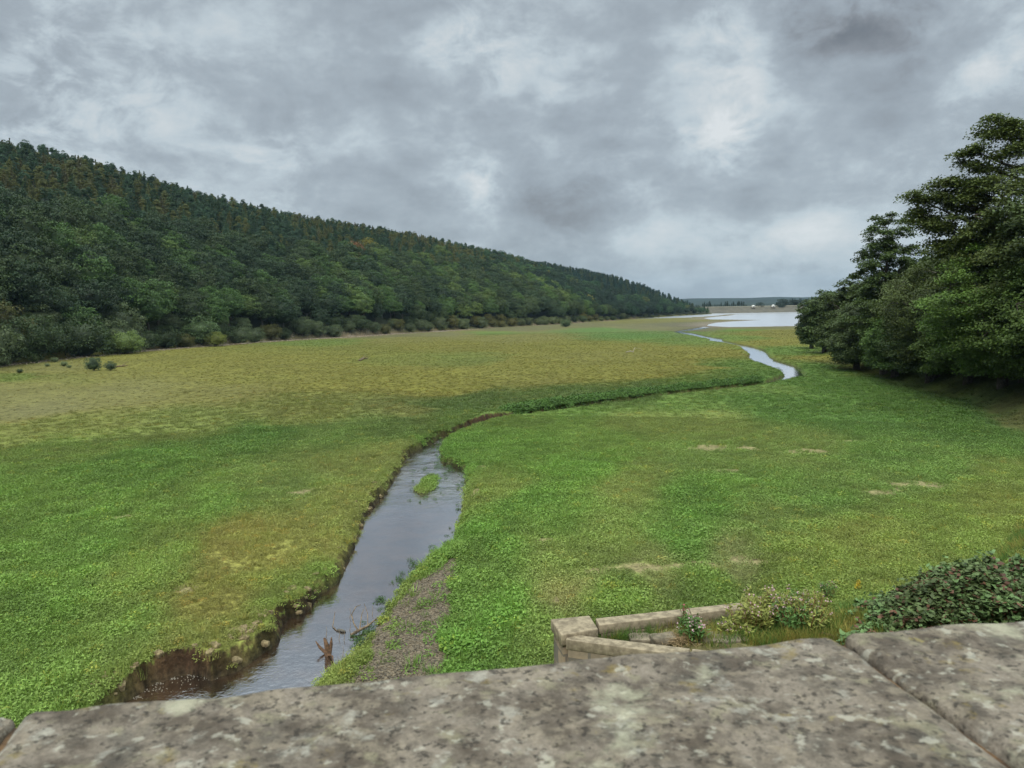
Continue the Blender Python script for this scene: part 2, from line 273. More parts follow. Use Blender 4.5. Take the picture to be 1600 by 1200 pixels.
# colours of the cover, (px, py, r, g, b, plant density, plant height)
CP = [(0, 1090, 92, 128, 52, 1, 1), (60, 960, 84, 122, 46, 1, 1), (200, 1000, 96, 126, 54, 1, 1), (120, 860, 86, 124, 48, 1, 1), (20, 780, 84, 118, 46, 1, 1), (250, 900, 104, 128, 56, .9, .9), (330, 950, 118, 112, 56, .55, .6), (330, 1010, 112, 118, 58, .7, .7), (420, 960, 104, 122, 54, .8, .8), (450, 880, 126, 122, 60, .55, .6), (380, 860, 124, 118, 60, .5, .6), (500, 850, 122, 124, 62, .6, .7), (470, 900, 100, 124, 54, .8, .8),
      (250, 1030, 112, 122, 58, .7, .8), (320, 800, 92, 124, 52, 1, 1), (200, 730, 74, 112, 42, 1, 1.2), (380, 690, 68, 106, 42, 1, 1.3), (100, 700, 102, 124, 58, .9, .9), (440, 760, 100, 122, 60, .9, .9), (540, 790, 116, 122, 62, .7, .8), (560, 740, 110, 120, 62, .7, .8), (540, 690, 88, 114, 54, 1, 1), (600, 720, 110, 116, 62, .7, .8), (300, 660, 108, 122, 62, .9, .9), (100, 660, 112, 122, 62, .8, .8), (0, 680, 112, 122, 62, .8, .8), (480, 640, 108, 116, 58, .9, .9), (620, 670, 84, 108, 54, 1, 1.2), (700, 640, 80, 104, 52, 1, 1.3), (760, 625, 84, 106, 54, 1, 1.3), (900, 620, 84, 106, 54, 1, 1.2), (1000, 612, 78, 102, 50, 1, 1.3), (640, 645, 106, 112, 60, .9, .9),
      (0, 630, 120, 114, 76, .25, .5), (60, 640, 126, 114, 80, .15, .5), (0, 605, 120, 118, 78, .3, .5), (180, 615, 120, 116, 76, .3, .5), (330, 610, 116, 114, 66, .5, .6), (90, 592, 112, 116, 66, .4, .6), (20, 590, 100, 118, 56, .6, .8), (60, 578, 120, 114, 70, .3, .6), (200, 575, 126, 118, 62, .4, .6), (300, 565, 128, 116, 54, .6, .6), (240, 560, 130, 116, 56, .5, .6), (450, 570, 120, 116, 56, .7, .6), (400, 590, 114, 116, 58, .7, .6), (500, 560, 114, 116, 52, .7, .6), (560, 590, 126, 114, 52, .8, .6), (700, 600, 128, 116, 48, .8, .6), (640, 560, 108, 116, 56, .8, .6), (720, 560, 104, 116, 58, .8, .6), (850, 565, 126, 114, 52, .8, .6), (900, 560, 130, 112, 56, .6, .6), (970, 552, 130, 112, 56, .6, .6), (820, 590, 116, 114, 56, .8, .6), (960, 580, 120, 116, 54, .8, .6), (1060, 570, 124, 116, 52, .8, .6), (1100, 555, 134, 114, 50, .8, .6), (1000, 545, 118, 116, 52, .8, .6), (900, 540, 112, 114, 48, .8, .6), (700, 540, 112, 112, 46, .8, .6), (560, 545, 108, 112, 48, .8, .6), (400, 545, 112, 116, 46, .8, .6), (500, 535, 96, 116, 48, .8, .6),
      (640, 530, 118, 114, 62, .6, .6), (800, 528, 122, 114, 66, .6, .6), (760, 520, 92, 118, 56, .8, .6), (940, 515, 84, 118, 60, .8, .6), (700, 522, 120, 104, 76, .2, .5), (800, 515, 118, 100, 78, .2, .5), (600, 524, 104, 98, 74, .2, .5), (900, 508, 112, 102, 76, .3, .5), (1000, 502, 116, 108, 62, .5, .5), (1040, 500, 124, 112, 66, .5, .5), (1000, 512, 112, 106, 84, .2, .5), (1060, 507, 108, 98, 84, .1, .5), (1000, 524, 84, 118, 60, .8, .6), (1060, 520, 92, 116, 66, .7, .6), (1080, 533, 94, 118, 58, .8, .6), (1100, 515, 104, 96, 84, .1, .5), (1150, 516, 88, 118, 48, .8, .6), (1200, 518, 130, 114, 54, .8, .6), (1240, 522, 134, 112, 54, .8, .6), (1150, 528, 96, 120, 50, .8, .6), (1210, 534, 118, 118, 52, .8, .6), (1230, 548, 92, 122, 48, .8, .7), (1190, 512, 104, 100, 70, .3, .5),
      (1110, 560, 102, 118, 52, .9, .8), (1150, 570, 88, 118, 46, .9, .9), (1200, 592, 80, 116, 46, 1, 1), (1100, 596, 88, 112, 50, 1, 1), (1270, 575, 84, 118, 46, .9, .9), (1300, 560, 112, 112, 48, .8, .8), (1350, 575, 96, 100, 46, .7, .8), (1450, 590, 70, 84, 40, .6, .8), (1560, 620, 66, 80, 42, .5, .8), (1600, 660, 80, 84, 50, .4, .7), (1500, 610, 78, 90, 44, .6, .8),
      (800, 660, 96, 124, 56, .9, .8), (900, 640, 90, 122, 52, .9, .8), (1050, 625, 96, 126, 58, .9, .8), (1200, 610, 98, 126, 62, .9, .8), (1320, 605, 76, 118, 50, 1, 1.1), (1420, 635, 64, 112, 46, 1, 1.3), (1500, 665, 64, 112, 48, 1, 1.3), (1580, 695, 82, 118, 54, 1, 1), (1250, 640, 76, 118, 52, 1, 1.1), (1200, 625, 84, 120, 54, 1, 1), (1350, 660, 82, 120, 56, 1, 1), (1000, 660, 112, 130, 66, .8, .8), (1130, 670, 112, 128, 66, .8, .8), (920, 690, 96, 128, 54, .9, .9), (800, 700, 84, 124, 46, 1, 1), (1250, 700, 104, 124, 64, .9, .9), (1400, 710, 84, 118, 54, 1, 1.1), (1500, 740, 92, 122, 58, .9, 1), (1590, 740, 108, 124, 60, .8, .8), (1100, 720, 98, 124, 60, .9, .9), (900, 740, 84, 124, 44, 1, 1), (1000, 760, 112, 128, 64, .8, .8), (1200, 770, 88, 122, 52, 1, 1), (1100, 790, 72, 116, 42, 1, 1.2), (1300, 790, 86, 118, 54, 1, 1), (1430, 770, 92, 118, 58, .9, .9), (1480, 810, 104, 126, 54, .9, .8), (1570, 800, 112, 126, 58, .8, .8), (1350, 850, 112, 126, 58, .9, .8), (1230, 880, 104, 120, 54, .9, .9),
      (760, 760, 108, 126, 60, .8, .8), (820, 790, 76, 120, 42, 1, 1.1), (760, 850, 72, 118, 40, 1, 1.2), (880, 820, 84, 122, 46, 1, 1), (860, 880, 104, 124, 60, .8, .9), (960, 850, 104, 124, 60, .9, .9), (1050, 850, 80, 120, 48, 1, 1.1), (1200, 830, 98, 122, 60, .9, .9), (1000, 890, 112, 120, 72, .6, .7), (1130, 885, 112, 118, 76, .5, .7), (800, 960, 76, 122, 42, 1, 1.2), (740, 1000, 70, 116, 40, 1, 1.2), (850, 960, 92, 120, 52, .9, 1), (960, 930, 88, 118, 46, 1, 1), (1100, 925, 84, 114, 44, 1, 1.1), (1200, 910, 92, 114, 46, 1, 1.1), (860, 930, 122, 122, 76, .5, .7), (720, 960, 76, 112, 44, .9, 1), (745, 870, 82, 116, 46, 1, 1), (730, 780, 100, 120, 52, .9, .9), (740, 720, 82, 122, 46, 1, 1), (690, 705, 74, 120, 42, 1, 1)]
GAIN = [[3.2, 1.40, 1.27, 1.35], [3.85, 1.22, 1.16, 1.15], [4.15, .86, .83, .72], [4.7, .74, .73, .50], [7, .66, .66, .50]]  # colour gain by log distance; far darkening stands in for self-shadow between plants
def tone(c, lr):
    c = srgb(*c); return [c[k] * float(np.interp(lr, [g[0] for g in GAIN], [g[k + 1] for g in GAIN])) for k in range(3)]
CPA = []
for c in CP:
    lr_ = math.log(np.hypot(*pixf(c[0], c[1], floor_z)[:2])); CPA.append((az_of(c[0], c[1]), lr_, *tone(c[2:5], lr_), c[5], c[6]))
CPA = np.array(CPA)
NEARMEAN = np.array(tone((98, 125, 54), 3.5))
BARE = [(*pixf(a, b, floor_z)[:2], w, h) for (a, b, w, h) in [(475, 772, .9, .7), (190, 810, .6, .5), (852, 846, .9, .5), (850, 865, .6, .4), (930, 892, .9, .5), (1010, 888, 1.6, .6), (1090, 884, 1.6, .6), (1170, 876, 1.2, .6), (1435, 760, 1.6, 1.0), (1385, 772, 1.4, .5), (870, 938, .5, .45), (1105, 700, 1.2, .8), (1260, 705, 1.6, .6), (742, 770, .35, .6), (752, 731, .35, .4), (1170, 700, .8, .5), (290, 920, .8, .5), (370, 985, .5, .4), (960, 890, .8, .5), (990, 830, .6, .4), (1330, 690, 1.2, .4), (1140, 735, 1., .3)]]
def cover(x, y):
    r = np.hypot(x, y) + 1e-6
    wx = fbm(x, y, .16, 3, 61) * 2.2 * np.clip(r / 30, .4, 6); wy = fbm(x, y, .16, 3, 67) * 3.0 * np.clip(r / 30, .4, 6)
    az = np.arctan2(x + wx, y + wy); lr = np.log(np.clip(np.hypot(x + wx, y + wy), 9, 900))
    az = np.clip(az, -.66, .66)
    acc = np.zeros((x.size, 5), np.float64); ws = np.zeros(x.size)
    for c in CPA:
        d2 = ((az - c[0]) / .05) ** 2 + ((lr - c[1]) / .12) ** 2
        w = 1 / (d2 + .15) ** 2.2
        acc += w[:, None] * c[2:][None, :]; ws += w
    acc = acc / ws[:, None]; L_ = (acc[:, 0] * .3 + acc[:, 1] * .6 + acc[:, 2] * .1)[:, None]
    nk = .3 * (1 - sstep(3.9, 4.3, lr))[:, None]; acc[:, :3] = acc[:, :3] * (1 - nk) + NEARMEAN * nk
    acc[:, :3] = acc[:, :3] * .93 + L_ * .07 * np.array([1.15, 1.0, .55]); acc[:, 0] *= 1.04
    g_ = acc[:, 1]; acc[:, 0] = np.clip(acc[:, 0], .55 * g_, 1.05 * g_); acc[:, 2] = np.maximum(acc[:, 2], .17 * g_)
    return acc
def bare_mask(x, y):
    m = np.zeros(x.shape)
    for (a, b, w, h) in BARE:
        k = np.clip(b / 30., .6, 3)
        m = np.maximum(m, np.exp(-(((x - a) / (w * k)) ** 2 + ((y - b) / (h * k * 1.3)) ** 2)))
    return sstep(.24, .72, m * .95 + fbm(x, y, 1.1, 3, 77) * .8 + fbm(x, y, 4.5, 3, 79) * .5)
def soilness(x, y):
    """gravel bar + bare mud: 0..1"""
    g = np.zeros(x.shape); m = (y < 45) & (y > 8) & (abs(x) < 15)
    if m.any():
        i = inside(x[m] + fbm(x[m], y[m], .9, 3, 5) * .9, y[m], BAR); g[m] = i
    return g, bare_mask(x, y)

# ------------------------------------------------------------------ mesh helpers
C = S.collection
def newmesh(name, V, Q, mat=None, smooth=False, attrs=None, T=None):
    me = bpy.data.meshes.new(name); V = np.asarray(V, np.float32); Q = np.asarray(Q, np.int32).reshape(-1, 4)
    nt = 0 if T is None else len(T)
    me.vertices.add(len(V)); me.vertices.foreach_set('co', V.ravel())
    li = Q.ravel(); tot = np.full(len(Q), 4, np.int32)
    if nt:
        T = np.asarray(T, np.int32); li = np.concatenate([li, T.ravel()]); tot = np.concatenate([tot, np.full(nt, 3, np.int32)])
    if len(li): me.loops.add(len(li)); me.loops.foreach_set('vertex_index', li)
    st = np.concatenate([[0], np.cumsum(tot)[:-1]]).astype(np.int32)
    if len(tot): me.polygons.add(len(tot)); me.polygons.foreach_set('loop_start', st); me.polygons.foreach_set('loop_total', tot)
    if smooth: me.polygons.foreach_set('use_smooth', np.ones(len(tot), bool))
    me.update(calc_edges=True)
    for k, (dom, arr) in (attrs or {}).items():
        arr = np.asarray(arr, np.float32)
        if arr.ndim == 1: at = me.attributes.new(k, 'FLOAT', dom); at.data.foreach_set('value', arr)
        else:
            at = me.attributes.new(k, 'FLOAT_COLOR', dom)
            if arr.shape[1] == 3: arr = np.concatenate([arr, np.ones((len(arr), 1), np.float32)], 1)
            at.data.foreach_set('color', arr.ravel())
    if mat: me.materials.append(mat)
    return me
def tag(o, label=None, cat=None, group=None, kind=None):
    if label: o['label'] = label
    if cat: o['category'] = cat
    if group: o['group'] = group
    if kind: o['kind'] = kind
    return o
def link(name, me, parent=None, coll=None):
    o = bpy.data.objects.new(name, me); (coll or C).objects.link(o)
    if parent: o.parent = parent
    return o
def empty(name, loc, rz=0.0, sc=1.0):
    o = bpy.data.objects.new(name, None); C.objects.link(o); o.location = loc; o.rotation_euler = (0, 0, rz); o.scale = (sc,) * 3; o.empty_display_size = .3
    return o
class MB:
    def __init__(s): s.v = []; s.q = []; s.n = 0; s.a = []
    def add(s, V, Q, a=None):
        V = np.asarray(V, float).reshape(-1, 3); Q = np.asarray(Q, int).reshape(-1, 4)
        s.v.append(V); s.q.append(Q + s.n); s.n += len(V)
        s.a.append(np.full(len(Q), .5) if a is None else np.broadcast_to(a, (len(Q),)))
    def tube(s, pts, rad, k=7, a=None):
        pts = np.asarray(pts, float); n = len(pts); rad = np.broadcast_to(rad, (n,))
        T = np.gradient(pts, axis=0); T /= np.linalg.norm(T, axis=1)[:, None] + 1e-9
        ref = np.array([0, 0, 1.]) if abs(T[0][2]) < .9 else np.array([1., 0, 0])
        A = np.cross(T, ref); A /= np.linalg.norm(A, axis=1)[:, None] + 1e-9; B = np.cross(T, A)
        an = np.arange(k) * 2 * np.pi / k
        V = pts[:, None] + rad[:, None, None] * (A[:, None] * np.cos(an)[None, :, None] + B[:, None] * np.sin(an)[None, :, None])
        i = np.arange(n - 1)[:, None] * k; j = np.arange(k)[None]; j2 = (j + 1) % k
        Q = np.stack([i + j, i + j2, i + k + j2, i + k + j], -1).reshape(-1, 4)
        s.add(V.reshape(-1, 3), Q, a)
        # end cap as quads for even k
        if k % 2 == 0 and k >= 4:
            for base in (0, (n - 1) * k):
                Qc = [(base + m, base + m + 1, base + (k - m - 2) % k, base + (k - m - 1) % k) for m in range(k // 2 - 1)]
                s.q.append(np.array(Qc) + s.n - n * k); s.a.append(np.full(len(Qc), .5))
    def box(s, c, sz, rz=0.0, sub=1, a=None):
        c = np.array(c); h = np.array(sz) / 2
        V = np.array([[x, y, z] for z in (-1, 1) for y in (-1, 1) for x in (-1, 1)]) * h
        cs, sn = math.cos(rz), math.sin(rz); V = np.stack([V[:, 0] * cs - V[:, 1] * sn, V[:, 0] * sn + V[:, 1] * cs, V[:, 2]], 1) + c
        s.add(V, [(0, 2, 3, 1), (4, 5, 7, 6), (0, 1, 5, 4), (2, 6, 7, 3), (0, 4, 6, 2), (1, 3, 7, 5)], a)
    def leaves(s, pos, length, width, nrm=None, jit=.6, r=None, a=None, fold=.0):
        """one diamond-shaped leaf at each point; nrm = preferred facing"""
        r = r or rng; N = len(pos)
        if nrm is None: nrm = np.tile([0, 0, 1.], (N, 1))
        n = nrm + r.normal(0, jit, (N, 3)); n /= np.linalg.norm(n, axis=1)[:, None]
        u = r.normal(0, 1, (N, 3)); u -= n * (u * n).sum(1)[:, None]; u /= np.linalg.norm(u, axis=1)[:, None] + 1e-9
        w = np.cross(n, u); L = np.broadcast_to(length, (N,))[:, None] * .5; Wd = np.broadcast_to(width, (N,))[:, None] * .5
        V = np.stack([pos - u * L, pos + w * Wd - u * L * .1, pos + u * L, pos - w * Wd - u * L * .1], 1).reshape(-1, 3)
        Q = np.arange(4 * N).reshape(-1, 4)
        s.add(V, Q, r.random(N) if a is None else a)
    def mesh(s, name, mat=None, smooth=False):
        return newmesh(name, np.concatenate(s.v), np.concatenate(s.q), mat, smooth, {'v': ('FACE', np.concatenate(s.a))})
    def build(s, name, mat, parent=None, smooth=False): return link(name, s.mesh(name, mat, smooth), parent)

# ------------------------------------------------------------------ materials
def newmat(name):
    m = bpy.data.materials.new(name); m.use_nodes = True; return m, NT(m.node_tree)
def finish(t, bsdf): t.n('ShaderNodeOutputMaterial', i_0=bsdf)
def leafmat(name, mode, col=(.06, .1, .03), trans=.25, var=.55, nscale=.5, huev=.12):
    """mode OBJ: tint from the object's colour; INST: from the scattered point; CONST: fixed colour"""
    m, t = newmat(name)
    if mode == 'OBJ': base = t.n('ShaderNodeObjectInfo').outputs['Color']
    elif mode == 'INST': base = t.n('ShaderNodeAttribute', attribute_type='INSTANCER', attribute_name='tint').outputs['Color']
    else: base = t.n('ShaderNodeRGB').outputs[0]; t.t.nodes[-1].outputs[0].default_value = (*col, 1)
    v = t.n('ShaderNodeAttribute', attribute_name='v').outputs['Fac']
    co = t.n('ShaderNodeTexCoord').outputs['Object']
    nz = t.noise(co, nscale, 3.0).outputs[0]
    k = t.math('ADD', 1.0 - var * .5, t.math('MULTIPLY', v, var))
    k = t.math('MULTIPLY', k, t.ramp(nz, .3, .7, .8, 1.2))
    hs = t.n('ShaderNodeHueSaturation', i_Color=base, i_Hue=t.math('ADD', .5 - huev * .12, t.math('MULTIPLY', nz, huev * .24)), i_Saturation=1.0, i_Value=k)
    b = t.n('ShaderNodeBsdfPrincipled', i_Roughness=.62); t.put(b.inputs['Base Color'], hs.outputs[0]); b.inputs['Specular IOR Level'].default_value = .3
    tr = t.n('ShaderNodeBsdfTranslucent', i_Color=hs.outputs[0])
    finish(t, t.n('ShaderNodeMixShader', i_0=trans, i_1=b.outputs[0], i_2=tr.outputs[0]).outputs[0]); return m
def simplemat(name, c1, c2, scale, rough=.85, bump=.4, bdist=.02, detail=6, coord='Object'):
    m, t = newmat(name); co = t.n('ShaderNodeTexCoord').outputs[coord]
    nz = t.noise(co, scale, detail, .6).outputs[0]
    col = t.mix(t.ramp(nz, .3, .7), c1, c2)
    b = t.n('ShaderNodeBsdfPrincipled', i_Roughness=rough); t.put(b.inputs['Base Color'], col); t.put(b.inputs['Normal'], t.bump(nz, bump, bdist))
    b.inputs['Specular IOR Level'].default_value = .3
    finish(t, b.outputs[0]); return m
M_leafo = leafmat('foliage', 'OBJ', var=.8); M_leafi = leafmat('foliage_far', 'INST')
M_weed = leafmat('weed_leaf', 'INST', trans=.3, var=.5, nscale=3.0, huev=.14)
M_bark = simplemat('bark', (.035, .028, .02), (.10, .085, .065), 6, bump=.8, bdist=.05)
M_wood = simplemat('driftwood', (.05, .035, .022), (.22, .16, .10), 9)
M_woodp = simplemat('bleached_wood', (.16, .14, .11), (.38, .34, .27), 9)

# ------------------------------------------------------------------ the ground, one sheet to the horizon
azs = np.concatenate([np.linspace(-math.pi, -.74, 90, endpoint=False), np.linspace(-.74, .74, 940), np.linspace(.74, math.pi, 91)[1:-1]])
rs = np.concatenate([np.geomspace(1.0, 11, 60, endpoint=False), np.geomspace(11, 65, 540, endpoint=False), np.geomspace(65, 950, 430, endpoint=False), np.geomspace(950, 4500, 70)])
RR, AA = np.meshgrid(rs, azs, indexing='ij')
GX = (RR * np.sin(AA)).ravel(); GY = (RR * np.cos(AA)).ravel()
GZ = ground(GX, GY)
nr, na = len(rs), len(azs)
i = np.arange(nr - 1)[:, None] * na; j = np.arange(na)[None]; j2 = (j + 1) % na
Q = np.stack([i + j, i + na + j, i + na + j2, i + j2], -1).reshape(-1, 4)
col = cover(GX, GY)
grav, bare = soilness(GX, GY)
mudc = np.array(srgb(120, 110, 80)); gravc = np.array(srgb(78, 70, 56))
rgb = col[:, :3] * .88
bk = bare[:, None] * .85; rgb = rgb * (1 - bk) + mudc * bk
rgb = rgb * (1 - grav[:, None]) + gravc * grav[:, None]
# peat and earth where the bank is cut steep, wet mud by the water
zg = GZ.reshape(nr, na); sl_ = np.hypot(np.gradient(zg, axis=0) / (np.gradient(rs)[:, None]), np.gradient(zg, axis=1) / (np.gradient(azs)[None] * rs[:, None])).ravel()
nearw = (GZ < water_z(GY) + .22) & (GY < 420) & (GY > 2) & (GX < 110) & (GX > -30)
RAW = [(*pixf(a_, b_, floor_z)[:2], w_) for a_, b_, w_ in ((280, 1035, 2.0), (450, 958, 1.1), (745, 655, 6), (500, 925, .8), (590, 775, 1.0), (880, 636, 3))]
def rawness(x, y): return np.clip(sum(np.exp(-((x - a_) ** 2 + (y - b_) ** 2) / w_ ** 2) for a_, b_, w_ in RAW), 0, 1)
cut = sstep(.7, 1.6, sl_) * (GY < 100) * (GZ < .3) * (.6 + .4 * rawness(GX, GY))
earth = np.array(srgb(74, 56, 40)) * (.9 + 1.3 * fbm(GX, GY, 3.5, 4, 15))[:, None]
rgb = rgb * (1 - cut[:, None]) + earth * cut[:, None]
wet = nearw * (1 - sstep(.02, .22, GZ - water_z(GY))) * .8
rgb = rgb * (1 - wet[:, None]) + np.array(srgb(58, 50, 38)) * wet[:, None]
dRg, wRg = dist_line(GX, GY, RIVER, True); lip = np.exp(-(dRg / .45) ** 2) * (GY < 75) * (GZ < .4); rgb = rgb * (1 - .55 * lip[:, None] * (sstep(-.15, .15, fbm(GX, GY, 3.1, 3, 55)))[:, None])
# shore mud and stones along the foot of the wood, mudflats by the lake
rfoot = np.interp(AA.ravel(), A1, RF1); q = (RR.ravel() - rfoot) / rfoot
sh = np.exp(-((q + .012) / .028) ** 2) * (AA.ravel() < .16) * sstep(-.1, .15, fbm(GX, GY, .03, 3, 19) + .08)
rgb = rgb * (1 - .75 * sh[:, None]) + np.array(srgb(112, 96, 76)) * .75 * sh[:, None]
dL, _ = dist_line(GX, GY, LAKE, True); ml = np.exp(-(dL / 14) ** 2) * (GY > 250) * (GY < 930) * .8
rgb = rgb * (1 - ml[:, None]) + np.array(srgb(104, 96, 84)) * ml[:, None]
# woodland floor and the far country
hillm = ((RR.ravel() > rfoot + 2) & (AA.ravel() < A1[-1])) | ((RR.ravel() > np.interp(AA.ravel(), A2, RF2) + 3) & (AA.ravel() > A1[-3]) & (AA.ravel() < A2[-1]))
rgb[hillm] = srgb(40, 46, 28)
ff = GY > 1000; rgb[ff] = np.array(srgb(28, 40, 32)) * (1 + .9 * fbm(GX[ff], GY[ff], .006, 4, 3))[:, None]
ri = inside(GX, GY, RAISED); dT, _ = dist_line(GX, GY, TOE)
k = (ri * sstep(10, 16, dT) * (GY > 36))[:, None] * .8; rgb = rgb * (1 - k) + np.array(srgb(48, 44, 30)) * k
yb = (ri & (GY > 7) & (GY < 34) & (GX > 8) & (dT > 1.2)); rgb[yb] = np.array(srgb(150, 134, 66)) * (1 + .5 * fbm(GX[yb], GY[yb], .8, 3, 8))[:, None]
yb = (ri & (GY > 5) & (GY < 14) & (GX < 8)); rgb[yb] = np.array(srgb(92, 88, 58)) * (1 + .9 * fbm(GX[yb], GY[yb], 2.8, 3, 8))[:, None]
m, t = newmat('valley_ground')
co = t.n('ShaderNodeNewGeometry').outputs['Position']
at = t.n('ShaderNodeAttribute', attribute_name='cover')
stone = t.n('ShaderNodeAttribute', attribute_name='stony').outputs['Fac']
n1 = t.noise(co, .9, 6.0, .6).outputs[0]; n2 = t.noise(co, 7.0, 5.0, .65).outputs[0]; n3 = t.noise(co, .06, 6.0, .62).outputs[0]
k = t.math('MULTIPLY', t.ramp(n1, .3, .7, .78, 1.22), t.ramp(n2, .32, .68, .62, 1.35))
k = t.math('MULTIPLY', k, t.ramp(n3, .3, .7, .88, 1.12))
hs = t.n('ShaderNodeHueSaturation', i_Hue=t.math('ADD', .485, t.math('MULTIPLY', n1, .03)), i_Saturation=1.0, i_Value=k, i_Color=at.outputs['Color'])
vor = t.n('ShaderNodeTexVoronoi'); t.put(vor.inputs['Vector'], co); vor.inputs['Scale'].default_value = 11.0
pc = t.n('ShaderNodeSeparateColor', i_0=vor.outputs['Color']).outputs[0]
peb = t.mix(t.ramp(pc, .1, .95), srgb(70, 60, 50), srgb(170, 152, 132))
colr = t.mix(t.math('MULTIPLY', stone, .75), hs.outputs[0], t.mix(.5, peb, hs.outputs[0]))
b = t.n('ShaderNodeBsdfPrincipled', i_Roughness=.9); t.put(b.inputs['Base Color'], colr); b.inputs['Specular IOR Level'].default_value = .15
hgt = t.math('ADD', t.math('MULTIPLY', n2, .5), t.math('ADD', n1, t.math('MULTIPLY', t.math('MULTIPLY', vor.outputs[0], stone), -.5)))
t.put(b.inputs['Normal'], t.bump(hgt, .7, .25)); finish(t, b.outputs[0])
tag(link('ground', newmesh('ground', np.stack([GX, GY, GZ], 1), Q, m, True, {'cover': ('POINT', rgb), 'stony': ('POINT', np.clip(grav + sh * .7, 0, 1))})), kind='structure')

# ------------------------------------------------------------------ water
def watermat(name, riffle):
    m, t = newmat(name); co = t.n('ShaderNodeNewGeometry').outputs['Position']
    y = t.n('ShaderNodeSeparateXYZ', i_0=co).outputs[1]
    a = t.noise(co, 2.2, 3.0, .55, .8).outputs[0]; b_ = t.noise(co, 7.5, 3.0, .6, 1.0).outputs[0]; l = t.noise(co, .35, 2.0).outputs[0]
    if riffle:
        k = t.math('MULTIPLY', t.ramp(y, 33, 42), t.ramp(y, 75, 58)); k2 = t.ramp(y, 26, 18)
        amp = t.math('ADD', .05, t.math('ADD', t.math('MULTIPLY', k, t.ramp(l, .35, .6, .15, .75)), t.math('MULTIPLY', k2, .12)))
    else: amp = .1
    h = t.math('MULTIPLY', t.math('ADD', a, t.math('MULTIPLY', b_, .5)), amp)
    bed = t.mix(t.ramp(t.noise(co, .9, 4.0).outputs[0], .35, .7), (.012, .008, .005), (.045, .026, .014))
    if not riffle: bed = (.05, .05, .045)
    b = t.n('ShaderNodeBsdfPrincipled', i_Roughness=.04 if riffle else .12, i_IOR=1.4 if riffle else 1.5); t.put(b.inputs['Base Color'], bed)
    b.inputs['Specular IOR Level'].default_value = .62
    nrm = t.bump(h, 1.0, .09 if riffle else .04); t.put(b.inputs['Normal'], nrm)
    gl = t.n('ShaderNodeBsdfGlossy', i_Color=(.92, .94, 1.0), i_Roughness=.04 if riffle else .28); t.put(gl.inputs['Normal'], nrm)
    fr = t.n('ShaderNodeFresnel', i_IOR=1.33); t.put(fr.inputs['Normal'], nrm)
    f_ = t.math('ADD', .28 if riffle else .10, t.math('MULTIPLY', fr.outputs[0], 1.0 if riffle else .62), clamp=True)
    finish(t, t.n('ShaderNodeMixShader', i_0=f_, i_1=b.outputs[0], i_2=gl.outputs[0]).outputs[0]); return m
def sheet(name, x0, x1, ys, mat):
    xs = np.array([x0, x1]); ys = np.array(ys, float); V = []; Qs = []
    for yy in ys:
        for xx in xs: V.append((xx, yy, float(water_z(yy))))
    for a in range(len(ys) - 1): Qs.append((2 * a, 2 * a + 1, 2 * a + 3, 2 * a + 2))
    tag(link(name, newmesh(name, V, Qs, mat, True)), kind='structure')
sheet('stream_water', -40, 110, [2, 30, 60, 100, 140, 180, 250, 320, 384], watermat('stream_water', True))
sheet('lake_water', -20, 520, [384.5, 390, 600, 940], watermat('lake_water', False))

# ------------------------------------------------------------------ scatter (geometry nodes), only for uncountable cover
PROTO = {}
def protos(name, meshes):
    col = bpy.data.collections.new(name)
    for i_, me in enumerate(meshes):
        o = bpy.data.objects.new('%s_%02d' % (name, i_), me); col.objects.link(o)
    PROTO[name] = col; return col
def scatter(name, pts, sc, tint, coll, nvar, label, cat, seed=0):
    r = np.random.default_rng(seed); n = len(pts)
    me = newmesh(name, pts, np.zeros((0, 4)), None, False, {'sc': ('POINT', sc), 'rz': ('POINT', r.random(n) * 6.283), 'tint': ('POINT', tint)})
    at = me.attributes.new('idx', 'INT', 'POINT'); at.data.foreach_set('value', r.integers(0, nvar, n).astype(np.int32))
    o = link(name, me); ng = bpy.data.node_groups.new(name + '_nodes', 'GeometryNodeTree')
    ng.interface.new_socket('Geometry', in_out='INPUT', socket_type='NodeSocketGeometry'); ng.interface.new_socket('Geometry', in_out='OUTPUT', socket_type='NodeSocketGeometry')
    N = ng.nodes; L = ng.links
    gi = N.new('NodeGroupInput'); go = N.new('NodeGroupOutput'); ip = N.new('GeometryNodeInstanceOnPoints'); ci = N.new('GeometryNodeCollectionInfo')
    ci.inputs['Collection'].default_value = coll; ci.inputs['Separate Children'].default_value = True; ci.inputs['Reset Children'].default_value = True
    def na_(nm, ty):
        q_ = N.new('GeometryNodeInputNamedAttribute'); q_.data_type = ty; q_.inputs['Name'].default_value = nm; return q_.outputs['Attribute']
    cx = N.new('ShaderNodeCombineXYZ'); L.new(na_('rz', 'FLOAT'), cx.inputs[2])
    L.new(gi.outputs[0], ip.inputs['Points']); L.new(ci.outputs[0], ip.inputs['Instance']); ip.inputs['Pick Instance'].default_value = True
    L.new(na_('idx', 'INT'), ip.inputs['Instance Index']); L.new(cx.outputs[0], ip.inputs['Rotation']); L.new(na_('sc', 'FLOAT'), ip.inputs['Scale'])
    L.new(ip.outputs[0], go.inputs[0])
    md = o.modifiers.new('scatter', 'NODES'); md.node_group = ng
    return tag(o, label, cat, None, 'stuff')

